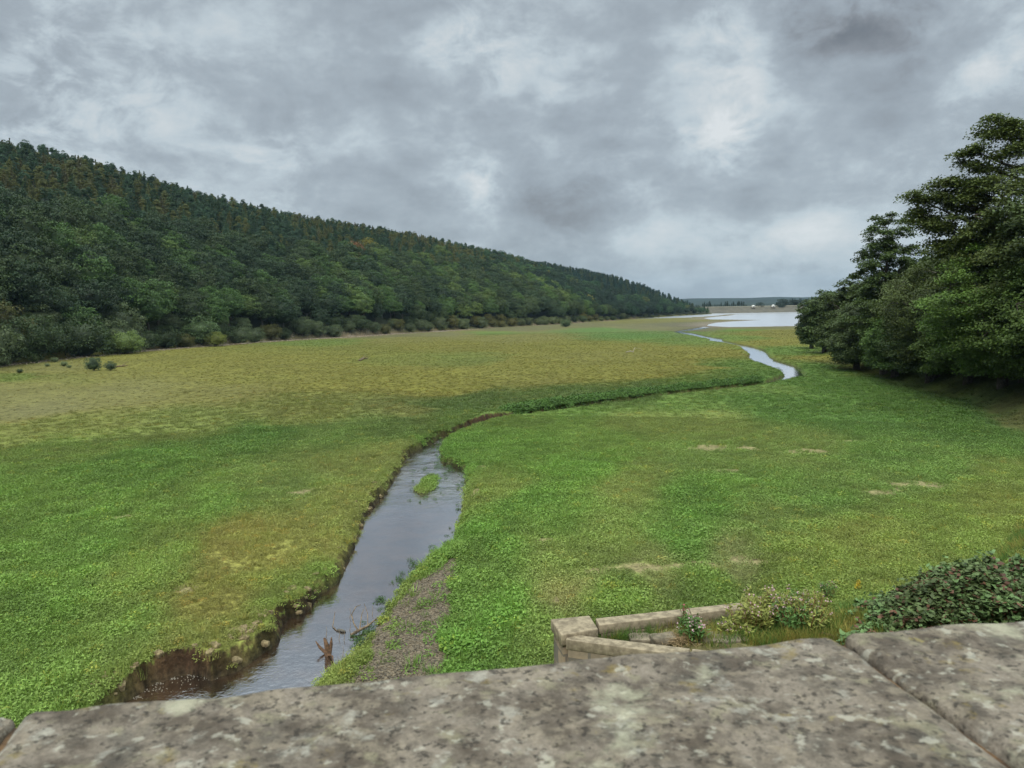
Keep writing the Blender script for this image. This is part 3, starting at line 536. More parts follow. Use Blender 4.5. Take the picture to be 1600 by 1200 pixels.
# low weeds
def weed_mesh(seed, n, R, h, l, w, mat):
    r = np.random.default_rng(seed); b = MB()
    a = r.random(n) * 6.283; q = np.sqrt(r.random(n)) * R; z = h * (1 - (q / R) ** 2 * .7) * (r.random(n) ** .6)
    p = np.stack([q * np.cos(a), q * np.sin(a), z], 1); nr_ = np.stack([np.cos(a) * q / R * .8, np.sin(a) * q / R * .8, np.ones(n)], 1)
    b.leaves(p, l * (.7 + .7 * r.random(n)), w * (.7 + .7 * r.random(n)), nr_, .55, r); return b.mesh('weed_clump', mat)
def grass_mesh(seed, n, R, h, mat, w=.012):
    r = np.random.default_rng(seed); b = MB(); a = r.random(n) * 6.283; q = np.sqrt(r.random(n)) * R
    base = np.stack([q * np.cos(a), q * np.sin(a), np.zeros(n)], 1); tip = base * 1.7 + r.normal(0, .3 * R, (n, 3)); tip[:, 2] = h * (.5 + .6 * r.random(n))
    sd = np.stack([-np.sin(a), np.cos(a), a * 0], 1) * w; mid = base * .5 + tip * .5; mid[:, 2] *= 1.3
    V = np.stack([base - sd, base + sd, tip + sd * .15, tip - sd * .15], 1).reshape(-1, 3)
    b.add(V, np.arange(4 * n).reshape(-1, 4), r.random(n)); return b.mesh('grass_tuft', mat)
WC = protos('weed_clump', [weed_mesh(s_, 46, .24, .17, .075, .038, M_weed) for s_ in (1, 2, 3)] + [weed_mesh(4, 60, .28, .26, .085, .04, M_weed), grass_mesh(5, 34, .16, .24, M_weed, .010), grass_mesh(6, 30, .2, .2, M_weed, .012)])
WF = protos('weed_patch', [weed_mesh(s_, 40, .7, .20, .17, .09, M_weed) for s_ in (11, 12, 13)] + [grass_mesh(14, 44, .4, .36, M_weed, .02)])
def field_points(n, r0, r1, seed, p):
    """random points of the valley floor, thinning with distance"""
    r = np.random.default_rng(seed); rr = (r0 ** p + (r1 ** p - r0 ** p) * r.random(n)) ** (1 / p); a = r.uniform(-.70, .70, n)
    return rr * np.sin(a), rr * np.cos(a), r
def coverweeds(name, n, r0, r1, seed, coll, nvar, s0, p, label, hk=1.0):
    x, y, r = field_points(n, r0, r1, seed, p)
    c = cover(x, y); g, bm = soilness(x, y); z = ground(x, y)
    clump = fbm(x, y, .8, 4, 44); big = fbm(x, y, .12, 3, 46)
    dens = c[:, 3] * (1 - g * .965) * (1 - bm * .93) * np.clip(1.05 + clump * 2.2 * (1.35 - c[:, 3]) * 1.3, .1, 1)
    rf_ = np.interp(np.arctan2(x, y), A1, RF1); ri = inside(x, y, RAISED); dT, _ = dist_line(x, y, TOE)
    keep = (r.random(n) < dens) & (z > water_z(y) + .02) & (np.hypot(x, y) < rf_ * .985) & ~(ri & (dT > 9)) & ~(ri & (y < 13) & (x < 9))
    dRv, wRv = dist_line(x, y, RIVER, True); keep &= ~((dRv < wRv + .12) & (wRv < .45) & (r.random(n) < .35 + .6 * rawness(x, y)))
    keep &= ~((dRv < .17) & (wRv < 1.1) & (r.random(n) < .8)); keep &= ~inside(x, y, ISLE) | (r.random(n) < .5)
    # a fringe stays off the very lip of steep banks
    keep &= (z > np.where((y < 100) & (x < 5), -.55, -9)) | (r.random(n) < .4)
    x, y, z, c, clump, big = x[keep], y[keep], z[keep], c[keep], clump[keep], big[keep]; n = len(x)
    fa = np.clip(1.2 - np.hypot(x, y) / 110, .25, 1); val = (1.02 + clump * .95 * fa + r.normal(0, .09, n) * fa)[:, None]
    tint = np.clip(c[:, :3] * val, .004, 1); lush = sstep(.02, .25, clump + big * .6)[:, None]
    tint = tint * (1 - lush * .45) + tint * np.array([.82, .96, .82]) * lush * .45
    dry = (r.random(n) < .04)[:, None]; tint = np.where(dry, tint * np.array([1.5, 1.15, .95]), tint)
    sc = s0 * c[:, 4] * (.7 + .5 * r.random(n)) * (1 + clump * .9 * fa) * hk
    scatter(name, np.stack([x, y, z - .01], 1), np.clip(sc, .15, 4), tint, coll, nvar, label, 'ground cover', seed)
DENS = 1.0
r = np.random.default_rng(21); fe = np.array([(a_, b_) for a_, b_, _ in far_edge]); pts = []
for _ in range(2600):
    k = r.random() * (len(fe) - 1.001); i_ = int(k); p = fe[i_] * (1 - k + i_) + fe[i_ + 1] * (k - i_); pts.append(p + [r.normal(0, .3), .5 + abs(r.normal(0, 1.1))])
pts = np.array(pts); scatter('bank_weeds', np.column_stack([pts, ground(pts[:, 0], pts[:, 1])]), r.uniform(1.0, 2.6, len(pts)), np.array(srgb(70, 100, 40)) * r.uniform(.7, 1.3, len(pts))[:, None], WC, 4, 'tall dark weeds lining the far bank of the sunken stream', 'ground cover', 6)
coverweeds('low_weeds', int(250000 * DENS), 13, 62, 1, WC, 6, .95, 1.3, 'low green weeds and grass covering the near valley floor beside the stream')
coverweeds('meadow_growth', int(150000 * DENS), 58, 330, 2, WF, 4, .72, 1.0, 'low olive and yellowish growth covering the far valley floor', .85)

TW = protos('seeding_stem', [grass_mesh(80 + q_, 16, .12, .34, M_weed, .006) for q_ in range(3)] + [weed_mesh(90 + q_, 60, .2, .38, .05, .022, M_weed) for q_ in range(2)])
x, y, r = field_points(11000, 13, 52, 9, 1.3); g, bm = soilness(x, y); z = ground(x, y)
k = (fbm(x, y, .35, 3, 71) > .02) & (g < .5) & (bm < .6) & (z > water_z(y) + .2) & ~inside(x, y, RAISED); x, y, z = x[k], y[k], z[k]; c = cover(x, y)[:, :3] * r.uniform(.9, 1.25, len(x))[:, None]
c = np.where((r.random(len(x)) < .3)[:, None], c * [1.2, 1.05, 1.15], c)
scatter('taller_weeds', np.stack([x, y, z], 1), r.uniform(.6, 1.25, len(x)), c, TW, 5, 'taller seeding stems standing out of the low weeds', 'ground cover', 9)

# ------------------------------------------------------------------ trees
def lumps(r, n, a, b, zc, zr, lo=-.55):
    """lump centres over a crown of radius a (x), b (y), centre height zc, half height zr"""
    out = []
    k = 0
    while len(out) < n and k < 4000:
        k += 1; v = r.normal(0, 1, 3); v /= np.linalg.norm(v)
        if v[2] < lo: continue
        p = np.array([v[0] * a, v[1] * b, zc + v[2] * zr]) * np.array([1, 1, 1]) * 1.0
        f = r.uniform(.62, .98); p[:2] *= f; p[2] = zc + (p[2] - zc) * f
        if all(np.linalg.norm(p - o_) > .33 * a for o_ in out): out.append(p)
    return np.array(out)
def lump_leaves(b, r, cs, rad, per, l, w, jit=.7, flat=.8):
    for c in cs:
        rr_ = rad * r.uniform(.75, 1.2); v = r.normal(0, 1, (per, 3)); v /= np.linalg.norm(v, axis=1)[:, None]
        v[:, 2] = np.where(v[:, 2] < -.35, -v[:, 2], v[:, 2]); q = r.uniform(.72, 1.06, per)[:, None]
        p = c + v * q * rr_ * np.array([1, 1, flat]); shade = r.random() * .35
        b.leaves(p, l * r.uniform(.7, 1.4, per), w * r.uniform(.7, 1.3, per), v * .8 + [0, 0, .5], jit, r, np.clip(r.random(per) * .65 + shade, 0, 1))
def core(b, a, bb, zc, zr, r, k=.72):
    u = np.linspace(.12, np.pi - .12, 7); ph = np.arange(10) * 2 * np.pi / 10
    V = [];
    for uu in u:
        for p_ in ph:
            f = k * r.uniform(.85, 1.05); V.append((a * f * math.sin(uu) * math.cos(p_), bb * f * math.sin(uu) * math.sin(p_), zc + zr * f * math.cos(uu)))
    Qs = [(i_ * 10 + j_, i_ * 10 + 10 + j_, i_ * 10 + 10 + (j_ + 1) % 10, i_ * 10 + (j_ + 1) % 10) for i_ in range(6) for j_ in range(10)]
    b.add(V, Qs, .1)
def trunk_mb(h, rad, r, limbs=4):
    b = MB(); pts = np.array([[0, 0, -.6], [r.normal(0, .05), r.normal(0, .05), h * .35], [r.normal(0, .2), r.normal(0, .2), h * .7], [r.normal(0, .3), r.normal(0, .3), h]])
    b.tube(pts, np.array([1.25, .9, .6, .2]) * rad, 8)
    for _ in range(limbs):
        a = r.random() * 6.28; z0 = h * r.uniform(.3, .6); L = h * .4
        p0 = np.array([0, 0, z0]); p1 = p0 + np.array([math.cos(a) * L * .5, math.sin(a) * L * .5, L * .4]); p2 = p1 + np.array([math.cos(a) * L * .4, math.sin(a) * L * .4, L * .5])
        b.tube([p0, p1, p2], np.array([.45, .3, .1]) * rad, 6)
    return b
def broad(seed):
    r = np.random.default_rng(seed); b = MB(); a = r.uniform(4.2, 5.2); bb = r.uniform(4.2, 5.2); zc = 6.6; zr = r.uniform(4.0, 5.2)
    core(b, a, bb, zc, zr, r, .66); cs = lumps(r, 46, a, bb, zc, zr)
    lump_leaves(b, r, cs, 1.35, 75, .42, .30, .6, .75); return b, trunk_mb(8, .28, r)
def conifer(seed, tall=12.5, wide=4.0, open_=0.0):
    r = np.random.default_rng(seed); b = MB()
    nt = 17; P = []; NR = []
    for i_ in range(nt):
        f = i_ / (nt - 1); z = 2.6 + (tall - 2.9) * f; L = wide * (1 - f) ** .6 * r.uniform(.8, 1.15) + .25
        for k_ in range(int(5 + 6 * (1 - f))):
            a = r.random() * 6.283; L1 = L * r.uniform(.6, 1.15); n_ = int(9 + 8 * (1 - f))
            s_ = r.uniform(.15, 1, n_); sp_ = r.normal(0, .16 * L1 + .06, n_)
            P.append(np.stack([np.cos(a) * s_ * L1 - np.sin(a) * sp_, np.sin(a) * s_ * L1 + np.cos(a) * sp_, z + r.uniform(-.25, .25) + .35 * L1 * s_ * (1 - s_) - .32 * L1 * s_ ** 2 + r.normal(0, .12, n_)], 1))
            NR.append(np.tile([.35 * np.cos(a), .35 * np.sin(a), .9], (n_, 1)))
    P = np.concatenate(P); NR = np.concatenate(NR); b.leaves(P, .62 * r.uniform(.6, 1.3, len(P)), .26, NR, .5, r)
    nn = 12; u = np.arange(nn) * 2 * np.pi / nn
    V = [(wide * .42 * q_ * math.cos(x_), wide * .42 * q_ * math.sin(x_), z_) for z_, q_ in ((2.6, .9), (tall * .45, .65), (tall * .8, .25), (tall * .98, .02)) for x_ in u]
    b.add(V, [(i_ * nn + j_, i_ * nn + (j_ + 1) % nn, (i_ + 1) * nn + (j_ + 1) % nn, (i_ + 1) * nn + j_) for i_ in range(3) for j_ in range(nn)], .1)
    tb = MB(); tb.tube([[0, 0, -.6], [0, 0, tall * .5], [0, 0, tall + .15]], [.2, .13, .02], 8); return b, tb
def pine(seed):
    """rounder, ragged crown high on the stem"""
    r = np.random.default_rng(seed); b = MB(); cs = []
    for i_ in range(34):
        f = r.random(); z = 5 + 9.3 * f; L = 3.0 * (1 - f) ** .6 * r.uniform(.3, 1) + .2; a = r.random() * 6.283; cs.append((L * math.cos(a), L * math.sin(a), z))
    lump_leaves(b, r, np.array(cs), .95, 62, .48, .22, .7, .55); core(b, 2.0, 2.0, 8.6, 4.8, r, .8)
    tb = MB(); tb.tube([[0, 0, -.6], [.1, 0, 7], [0, .1, 14]], [.22, .15, .03], 8); return b, tb
def willow(seed):
    r = np.random.default_rng(seed); b = MB(); a = r.uniform(2.9, 3.6); bb = r.uniform(2.6, 3.4); zr = r.uniform(2.3, 2.9); zc = 2.2
    core(b, a, bb, zc, zr, r, .7); cs = lumps(r, 34, a, bb, zc, zr, -.8)
    for c in cs:
        per = 95; v = r.normal(0, 1, (per, 3)); v /= np.linalg.norm(v, axis=1)[:, None]; v[:, 2] = np.abs(v[:, 2]) * np.where(r.random(per) < .8, 1, -1)
        p = c + v * np.array([.95, .95, .8]) * r.uniform(.6, 1.1, per)[:, None]; p[:, 2] = np.maximum(p[:, 2], .05)
        b.leaves(p, .30 * r.uniform(.7, 1.5, per), .13, v + [0, 0, .2], .7, r, np.clip(r.random(per) * .7 + r.random() * .3, 0, 1))
    tb = MB()
    for _ in range(6):
        a_ = r.random() * 6.28; tb.tube([[.2 * math.cos(a_), .2 * math.sin(a_), -.4], [.8 * math.cos(a_), .8 * math.sin(a_), 1.2], [1.7 * math.cos(a_), 1.7 * math.sin(a_), 2.8]], [.12, .08, .03], 6)
    return b, tb
KINDS = {}
for nm, fn, seeds in (('broadleaf_tree', broad, (1, 2, 3, 4, 5)), ('larch_tree', conifer, (21, 22, 23, 24)), ('pine_tree', pine, (41, 42, 43)), ('willow_bush', willow, (61, 62, 63, 64))):
    L_ = []
    for s_ in seeds:
        b, tb = fn(s_); cm = b.mesh('crown', M_leafo); tm = tb.mesh('trunk', M_bark, True); fm = cm.copy(); fm.materials.clear(); fm.materials.append(M_leafi); L_.append((cm, tm, fm))
    KINDS[nm] = L_
WOODC = {k: protos('far_' + k, [q[2] for q in v]) for k, v in KINDS.items()}
def place_tree(kind, var, x, y, z, s, rz, tint, label, cat, group, sq=1.0, child=True):
    cm, tm, _ = KINDS[kind][var]
    e = empty(kind, (x, y, z), rz); e.scale = (s, s, s * sq)
    o = link('crown', cm, e); o.color = (*tint, 1); link('trunk', tm, e)
    return tag(e, label, cat, group)
def ordinal(n):
    return '%d%s' % (n, 'th' if 10 <= n % 100 <= 20 else {1: 'st', 2: 'nd', 3: 'rd'}.get(n % 10, 'th'))
COLS = {'dark green': (44, 60, 34), 'deep green': (34, 52, 32), 'mid green': (52, 76, 38), 'olive': (66, 70, 36), 'bluish green': (42, 62, 44), 'light green': (68, 88, 46), 'yellowish': (92, 92, 40), 'russet': (92, 66, 40), 'grey green': (66, 80, 56), 'brownish green': (64, 64, 38)}
TG = 1.15
def tintof(name, r):
    c = np.array(srgb(*COLS[name])) * TG * r.uniform(.85, 1.18); return tuple(c)
# rows of trees follow the shore of the left hillside
def hill_rows(Aq, RFq, RRq, r, a0, a1, rowgap, gap, first, rmax):
    out = []; row = 0; off = first
    while True:
        a = a0; any_ = False; idx = 0
        while a < a1:
            rf = np.interp(a, Aq, RFq); rr = np.interp(a, Aq, RRq); rad = rf + off + r.normal(0, 1.6)
            if rad < rr + rmax and rad < 1060:
                u = (rad - rf) / max(rr - rf, 1); out.append((row, a, rad, u)); any_ = True
            a += gap(row) / rad * r.uniform(.75, 1.25)
        if not any_: break
        row += 1; off += rowgap(row)
    return out
rt_ = np.random.default_rng(5)
spots = hill_rows(A1, RF1, RR1, rt_, -1.0, az_of(1028, 495), lambda k: 5.4 if k < 7 else 5.2, lambda k: 5.2 if k == 0 else 6.9 if k < 8 else 4.8, 1.0, 14)
spots2 = [(100 + a, b, c, d) for a, b, c, d in hill_rows(A2, RF2, RR2, rt_, az_of(760, 400), az_of(1108, 486), lambda k: 7.5, lambda k: 6.5, 1.0, 10)]
cands = []
for (row, a, rad, u) in spots + spots2:
    x, y = rad * math.sin(a), rad * math.cos(a)
    left_edge = a < az_of(-25, 500)
    if row == 0 or (row == 1 and rt_.random() < .55): kind = 'willow_bush'
    else:
        ucon = .47 + .2 * fbm(np.array([x]), np.array([y]), .02, 2, 7)[0] * 2
        kind = ('larch_tree' if rt_.random() < .45 else 'pine_tree') if u > ucon + rt_.normal(0, .05) else 'broadleaf_tree'
    if row >= 100 and kind == 'broadleaf_tree' and u > .25 and rt_.random() < .5: kind = 'larch_tree'
    cands.append([kind, row, a, rad, u, x, y, left_edge])
XA = np.array([c[5] for c in cands]); YA = np.array([c[6] for c in cands]); ZA = ground(XA, YA, False)
ROWN = {0: 'front', 1: 'second', 2: 'third', 3: 'fourth', 4: 'fifth', 5: 'sixth', 6: 'seventh', 7: 'eighth', 8: 'ninth', 9: 'tenth'}
done = {'willow_bush': 0, 'broadleaf_tree': 0, 'larch_tree': 0, 'pine_tree': 0}
CAP = {'willow_bush': 200, 'broadleaf_tree': 290, 'larch_tree': 290, 'pine_tree': 290}
order = np.argsort([c[3] + (1e5 if c[7] else 0) for c in cands])
indiv = set()
for i_ in order:
    k = cands[i_][0]
    if not cands[i_][7] and done[k] < CAP[k] and cands[i_][1] < 100: done[k] += 1; indiv.add(i_)
rest = {k: [] for k in KINDS}; seq = {}
GRP = {'willow_bush': 'willow bushes along the foot of the left wood', 'broadleaf_tree': 'broadleaf trees of the left hillside wood', 'larch_tree': 'larches high on the left hillside', 'pine_tree': 'pines high on the left hillside'}
for i_ in np.lexsort(([c[2] for c in cands], [c[1] for c in cands])):
    kind, row, a, rad, u, x, y, _ = cands[i_]; z = ZA[i_]; n_ = fbm(np.array([x]), np.array([y]), .025, 2, 88)[0]
    q = rt_.random() + n_ * 1.2
    if kind == 'willow_bush': cn = 'grey green' if q < .55 else 'dark green' if q < .8 else 'olive'; s = rt_.uniform(.9, 1.35) * (1.5 if a < az_of(225, 500) else 1)
    elif kind == 'broadleaf_tree': cn = 'deep green' if q < .28 else 'dark green' if q < .6 else 'mid green' if q < .88 else 'light green'; s = rt_.uniform(.78, 1.22)
    elif kind == 'larch_tree': cn = 'deep green' if q < .3 else 'dark green' if q < .6 else 'olive' if q < .85 else 'brownish green'; s = rt_.uniform(.76, .96)
    else: cn = 'bluish green' if q < .35 else 'deep green' if q < .7 else 'olive'; s = rt_.uniform(.7, .88)
    if kind in ('broadleaf_tree',) and rt_.random() < .0015: cn = 'russet'
    if kind == 'broadleaf_tree' and rt_.random() < .006: cn = 'yellowish'
    if kind == 'larch_tree' and a < az_of(180, 350) and u > .45 and rt_.random() < .45: cn = 'brownish green'
    if row >= 100:
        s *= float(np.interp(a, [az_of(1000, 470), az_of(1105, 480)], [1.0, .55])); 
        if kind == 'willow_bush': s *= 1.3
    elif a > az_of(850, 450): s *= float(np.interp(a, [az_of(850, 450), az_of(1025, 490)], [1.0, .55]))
    tint = np.array(tintof(cn, rt_))
    if kind in ('larch_tree', 'pine_tree'): tint = tint * 1.5
    else: tint = tint * [1.3, 1.2, 1.05]
    if row >= 100: tint = tint * [.50, .66, .92]  # second ridge: distance haze painted into the crowns as a darker blue tint
    elif a > az_of(560, 420): tint = tint * (1 + np.array([.35, .22, .05]) * float(np.interp(a, [az_of(560, 420), az_of(850, 420)], [0, 1])))  # right end of the first hill: sunlit look painted into the crown tint
    tint = tuple(tint); nv = len(KINDS[kind])
    if i_ in indiv:
        key = (kind, row); seq[key] = seq.get(key, 0) + 1
        kn = {'willow_bush': 'willow bush', 'broadleaf_tree': 'broadleaf tree', 'larch_tree': 'larch', 'pine_tree': 'pine'}[kind]
        lab = '%s %s, %s from the left in the %s row up the left hillside' % (cn, kn, ordinal(seq[key]), ROWN.get(row, ordinal(row + 1)))
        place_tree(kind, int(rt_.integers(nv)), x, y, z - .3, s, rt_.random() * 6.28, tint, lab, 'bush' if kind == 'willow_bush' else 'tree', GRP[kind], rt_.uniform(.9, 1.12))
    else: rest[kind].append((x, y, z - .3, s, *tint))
for k, v in rest.items():
    if v:
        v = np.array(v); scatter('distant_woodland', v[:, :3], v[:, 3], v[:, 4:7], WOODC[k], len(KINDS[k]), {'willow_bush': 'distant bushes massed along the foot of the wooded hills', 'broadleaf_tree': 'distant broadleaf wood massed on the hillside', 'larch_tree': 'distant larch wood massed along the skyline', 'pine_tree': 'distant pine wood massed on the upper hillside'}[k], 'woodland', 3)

# ------------------------------------------------------------------ near right bank trees, each grown on its own skeleton
_t = np.geomspace(4, 1300, 1500)
def pixg(px, py):
    """where the photograph's sight line first meets the ground"""
    d = ray(px, py); X = d.x * _t; Y = d.y * _t; Z = CAMZ + d.z * _t; h = ground(X, Y, False)
    i_ = int(np.argmax(Z < h)); k = _t[i_]
    return np.array([d.x * k, d.y * k, h[i_]])
def bigtree(px, py, r_, top, hw, seed, tint, label, ls=.21, low=.13, per=120, dens=1.0, flat=.42, trunk=.38, extra=(), kind='broadleaf_tree', group='trees on the right bank', squash=1.0):
    r = np.random.default_rng(seed); r_ = float(np.clip(np.hypot(*pixg(px, min(py, 596))[:2]), r_ * .85, r_ * 1.3)); b0 = pixd(px, py, r_); gx, gy = b0[0], b0[1]; g = gz(gx, gy)
    ht = pixd(px, top, r_)[2] - g; R = hw / F * r_ * 1.0 / max(math.cos(math.atan2(gx, gy)), .5) * .98 * .83
    e = empty(kind, (gx, gy, g))
    zlo = ht * low; zc = zlo + (ht - zlo) * .46; zr = (ht - zlo) * .54
    nl = int(190 * dens); cs = []; k = 0
    while len(cs) < nl and k < 6000:
        k += 1; v = r.normal(0, 1, 3); v /= np.linalg.norm(v); f = r.uniform(.35, 1.0) ** .6
        lob = 1 + .22 * math.sin(3 * math.atan2(v[1], v[0]) + seed) + .10 * math.sin(5 * v[2] + seed * 2)
        p = np.array([v[0] * R * f * lob, v[1] * R * f * lob, zc + v[2] * zr * f])
        if p[2] > zc: p[:2] *= 1 - .12 * ((p[2] - zc) / zr) ** 2
        if p[2] < 1.3: continue
        if all(np.linalg.norm((p - q_) * [1, 1, 1.7]) > .125 * R + .2 for q_ in cs): cs.append(p)
    xl = []
    for (ex_, ey_, en_, es_) in extra:
        c0 = pixd(ex_, ey_, r_) - np.array([gx, gy, g])
        for _ in range(en_): cs.append(c0 + r.normal(0, es_, 3) * [1, 1, .45])
        xl.append(c0)
    cs = np.array(cs)
    tb = MB(); lean = r.normal(0, .03, 2) * ht
    tp = np.array([[0, 0, -.8], [lean[0] * .2, lean[1] * .2, ht * .25], [lean[0] * .6, lean[1] * .6, ht * .55], [lean[0], lean[1], ht * .9]])
    tb.tube(tp, np.array([1.3, .9, .55, .1]) * trunk, 10)
    tb.build('trunk', M_bark, e, True)
    # main limbs, then a branch from the nearest limb to every spray of leaves
    nlimb = 9; lb = MB(); limbs = []
    for i_ in range(nlimb):
        f = .18 + .62 * i_ / nlimb; z0 = ht * f; a = i_ * 2.4 + r.normal(0, .3); L = R * .78 * math.sqrt(max(1 - ((z0 + .2 * ht - zc) / (zr * 1.15)) ** 2, .08))
        base = np.array([np.interp(z0, tp[:, 2], tp[:, 0]), np.interp(z0, tp[:, 2], tp[:, 1]), z0])
        ps = [base + np.array([math.cos(a) * L * s_, math.sin(a) * L * s_, ht * .20 * s_ ** .7]) + r.normal(0, .12, 3) * (s_ > 0) for s_ in (0, .3, .65, 1)]
        lb.tube(ps, np.array([.42, .3, .18, .06]) * trunk, 6); limbs += [np.array(ps[0]) * (1 - q_) + np.array(ps[1]) * q_ for q_ in (.5, 1)] + [np.array(ps[2]), np.array(ps[3])]
    for c0 in xl:
        z0 = float(np.clip(c0[2] - np.hypot(c0[0], c0[1]) * .55, ht * .2, ht * .85)); base = np.array([np.interp(z0, tp[:, 2], tp[:, 0]), np.interp(z0, tp[:, 2], tp[:, 1]), z0]); mid = base * .45 + c0 * .55 + [0, 0, -.25]
        lb.tube([base, mid, c0], np.array([.34, .2, .07]) * trunk, 6); limbs += [mid, mid * .5 + c0 * .5, c0 * 1.0]
    limbs = np.array(limbs + [tp[3], tp[2] * .5 + tp[3] * .5])
    for c in cs:
        dd = np.linalg.norm((limbs - c) * [1, 1, 1.3], axis=1) + np.maximum(limbs[:, 2] - c[2], 0) * 1.5; q_ = limbs[int(np.argmin(dd))]
        mid = (q_ + c) / 2 + [0, 0, -.12 * np.linalg.norm(c - q_)]; lb.tube([q_, mid, c], np.array([.11, .07, .02]) * trunk, 4)
    lb.build('limbs', M_bark, e, True)
    b = MB()
    for c in cs:
        rr_ = (R * .075 + .55) * r.uniform(.75, 1.35); n_ = int(per * 1.6 * r.uniform(.7, 1.3)); v = r.normal(0, .40, (n_, 3))
        v /= np.maximum(np.linalg.norm(v, axis=1), 1)[:, None]; dz_ = v[:, 2] * flat; p = c + np.stack([v[:, 0], v[:, 1], dz_ - .22 * (v[:, 0] ** 2 + v[:, 1] ** 2)], 1) * rr_ * 1.25
        out = (c - [0, 0, zc]); out = out / (np.linalg.norm(out) + 1e-6)
        b.leaves(p, ls * 1.02 * r.uniform(.6, 1.4, n_), ls * .7, np.tile(out * .35 + [0, 0, .75], (n_, 1)), .45, r, np.clip(r.random(n_) * .65 + r.random() * .35, 0, 1))
    o = b.build('crown', M_leafo, e); o.color = (*tint, 1)
    return tag(e, label, 'tree', group)
def tc_(*c): return tuple(np.array(srgb(*c)) * TG)
RB = [
 (1606, 594, 68, 196, 105, 1, (58, 66, 36), 'tallest broadleaf tree with layered spreading limbs at the right edge of the photo', dict(dens=1.6, per=150, trunk=.6, flat=.34, ls=.24, extra=[(1438, 312, 8, .7), (1470, 300, 8, .7), (1445, 335, 8, .7), (1490, 282, 8, .7), (1505, 320, 9, .8), (1470, 352, 9, .8), (1530, 255, 7, .7), (1520, 235, 6, .6), (1560, 205, 8, .7), (1575, 190, 7, .6), (1590, 215, 8, .8), (1480, 385, 9, .8), (1530, 300, 9, .9), (1540, 350, 9, .9), (1510, 380, 9, .9)])),
 (1380, 586, 100, 330, 52, 2, (50, 62, 34), 'tall slim tree with a thin see-through crown and visible upper branches, right bank', dict(dens=.95, per=130, flat=.4, ls=.28)),
 (1462, 590, 80, 402, 84, 3, (54, 62, 34), 'dark spreading broadleaf tree left of the tallest right-bank tree', dict(dens=1.3, per=150)),
 (1566, 604, 61, 362, 92, 4, (62, 80, 38), 'lighter green broadleaf tree in front of the tallest right-bank tree', dict(dens=1.5, per=170, ls=.2)),
 (1333, 566, 112, 425, 48, 5, (48, 58, 34), 'dark rounded tree left of the slim tall tree on the right bank', dict(dens=.9, ls=.3)),
 (1288, 551, 122, 452, 36, 6, (56, 68, 44), 'grey green willow standing at the lake end of the right-bank trees', dict(dens=.9, ls=.3, low=.06, kind='willow_tree')),
 (1268, 545, 150, 470, 20, 7, (52, 64, 42), 'small round willow, last of the right-bank trees towards the lake', dict(dens=.6, ls=.34, low=.06, kind='willow_tree')),
 (1338, 578, 95, 474, 52, 8, (52, 62, 40), 'bushy low willow at the foot of the slim tall tree', dict(dens=1.0, ls=.24, low=.06, kind='willow_tree')),
 (1398, 590, 84, 486, 50, 9, (54, 70, 38), 'low bushy tree hanging over the grass bank beneath the slim tall tree', dict(dens=1.0, low=.0, per=140)),
 (1452, 598, 74, 492, 52, 10, (46, 58, 32), 'low dark tree hanging over the shaded right bank, below the spreading one', dict(dens=1.0, low=.06, per=140)),
 (1512, 602, 66, 470, 58, 11, (58, 72, 36), 'yellowish-tipped low tree hanging over the bank under the lighter green tree', dict(dens=1.1, low=.06, per=150)),
 (1430, 560, 118, 392, 60, 12, (44, 56, 32), 'dark tree seen in the gap behind the slim and the spreading trees', dict(dens=.9, ls=.32)),
 (1535, 560, 98, 345, 80, 13, (46, 56, 32), 'dark tree behind the lighter green tree, its crown touching the tallest one', dict(dens=1.1, ls=.3, flat=.36)),
 (1640, 612, 56, 400, 90, 14, (56, 70, 36), 'green tree cut by the right edge of the photo, nearest to the viewer', dict(dens=1.3, per=160)),
 (1690, 590, 84, 240, 120, 15, (48, 58, 34), 'tall tree beyond the right edge behind the tallest right-bank tree', dict(dens=1.2, ls=.28)),
 (1300, 545, 175, 455, 34, 16, (46, 58, 38), 'distant dark tree peeping over the willows at the lake end', dict(dens=.8, ls=.4)),
]
for (px, py, r_, top, hw, sd, tcol, lab, kw) in RB:
    tcol = (tcol[0] * 1.24, tcol[1] * 1.26, tcol[2] * 1.02)
    bigtree(px, py, r_, top, hw, sd, tc_(*tcol), lab, **kw)

# extra bushes with a look of their own along the left shore
def bush(px, py, s, tint, label, var=0, sq=1.0, dz_=0.0, group=None):
    p = pixg(px, py); return place_tree('willow_bush', var, p[0], p[1], p[2] - .1 * s, s, var * 1.7, tc_(*tint), label, 'bush', group, sq)
bush(196, 553, 1.35, (98, 116, 62), 'pale yellow-green willow leaning out over the meadow at the left shore', 1, .9)
bush(338, 541, .95, (104, 112, 50), 'small yellow-green bush beside the driftwood on the left shore', 2)
bush(312, 536, 1.9, (78, 98, 60), 'large pale rounded willow behind the small yellow-green bush', 3, .95)
bush(146, 579, .42, (68, 84, 58), 'small dark shrub alone on the mud flat near the left shore', 0, 1.15)
bush(173, 579, .30, (70, 84, 58), 'smaller of the two shrubs alone on the left mud flat', 2, 1.1)
bush(31, 583, .16, (58, 72, 44), 'tiny dark tuft of a bush on the mud by the left edge', 1, .9)
for i_, (a_, b_, s_) in enumerate([(4, 572, .5), (18, 566, .45), (52, 566, .36), (62, 564, .3), (85, 566, .25), (100, 572, .22), (108, 575, .14), (74, 573, .16)]):
    bush(a_, b_, s_, (98, 110, 74), 'low pale bush on the mud, %s from the left in front of the wood' % ordinal(i_ + 1), i_ % 4, .85, group='low pale bushes on the left mud')
bush(884, 511, 1.0, (66, 82, 46), 'lone round bush standing out from the far shore of the meadow', 1, .9)

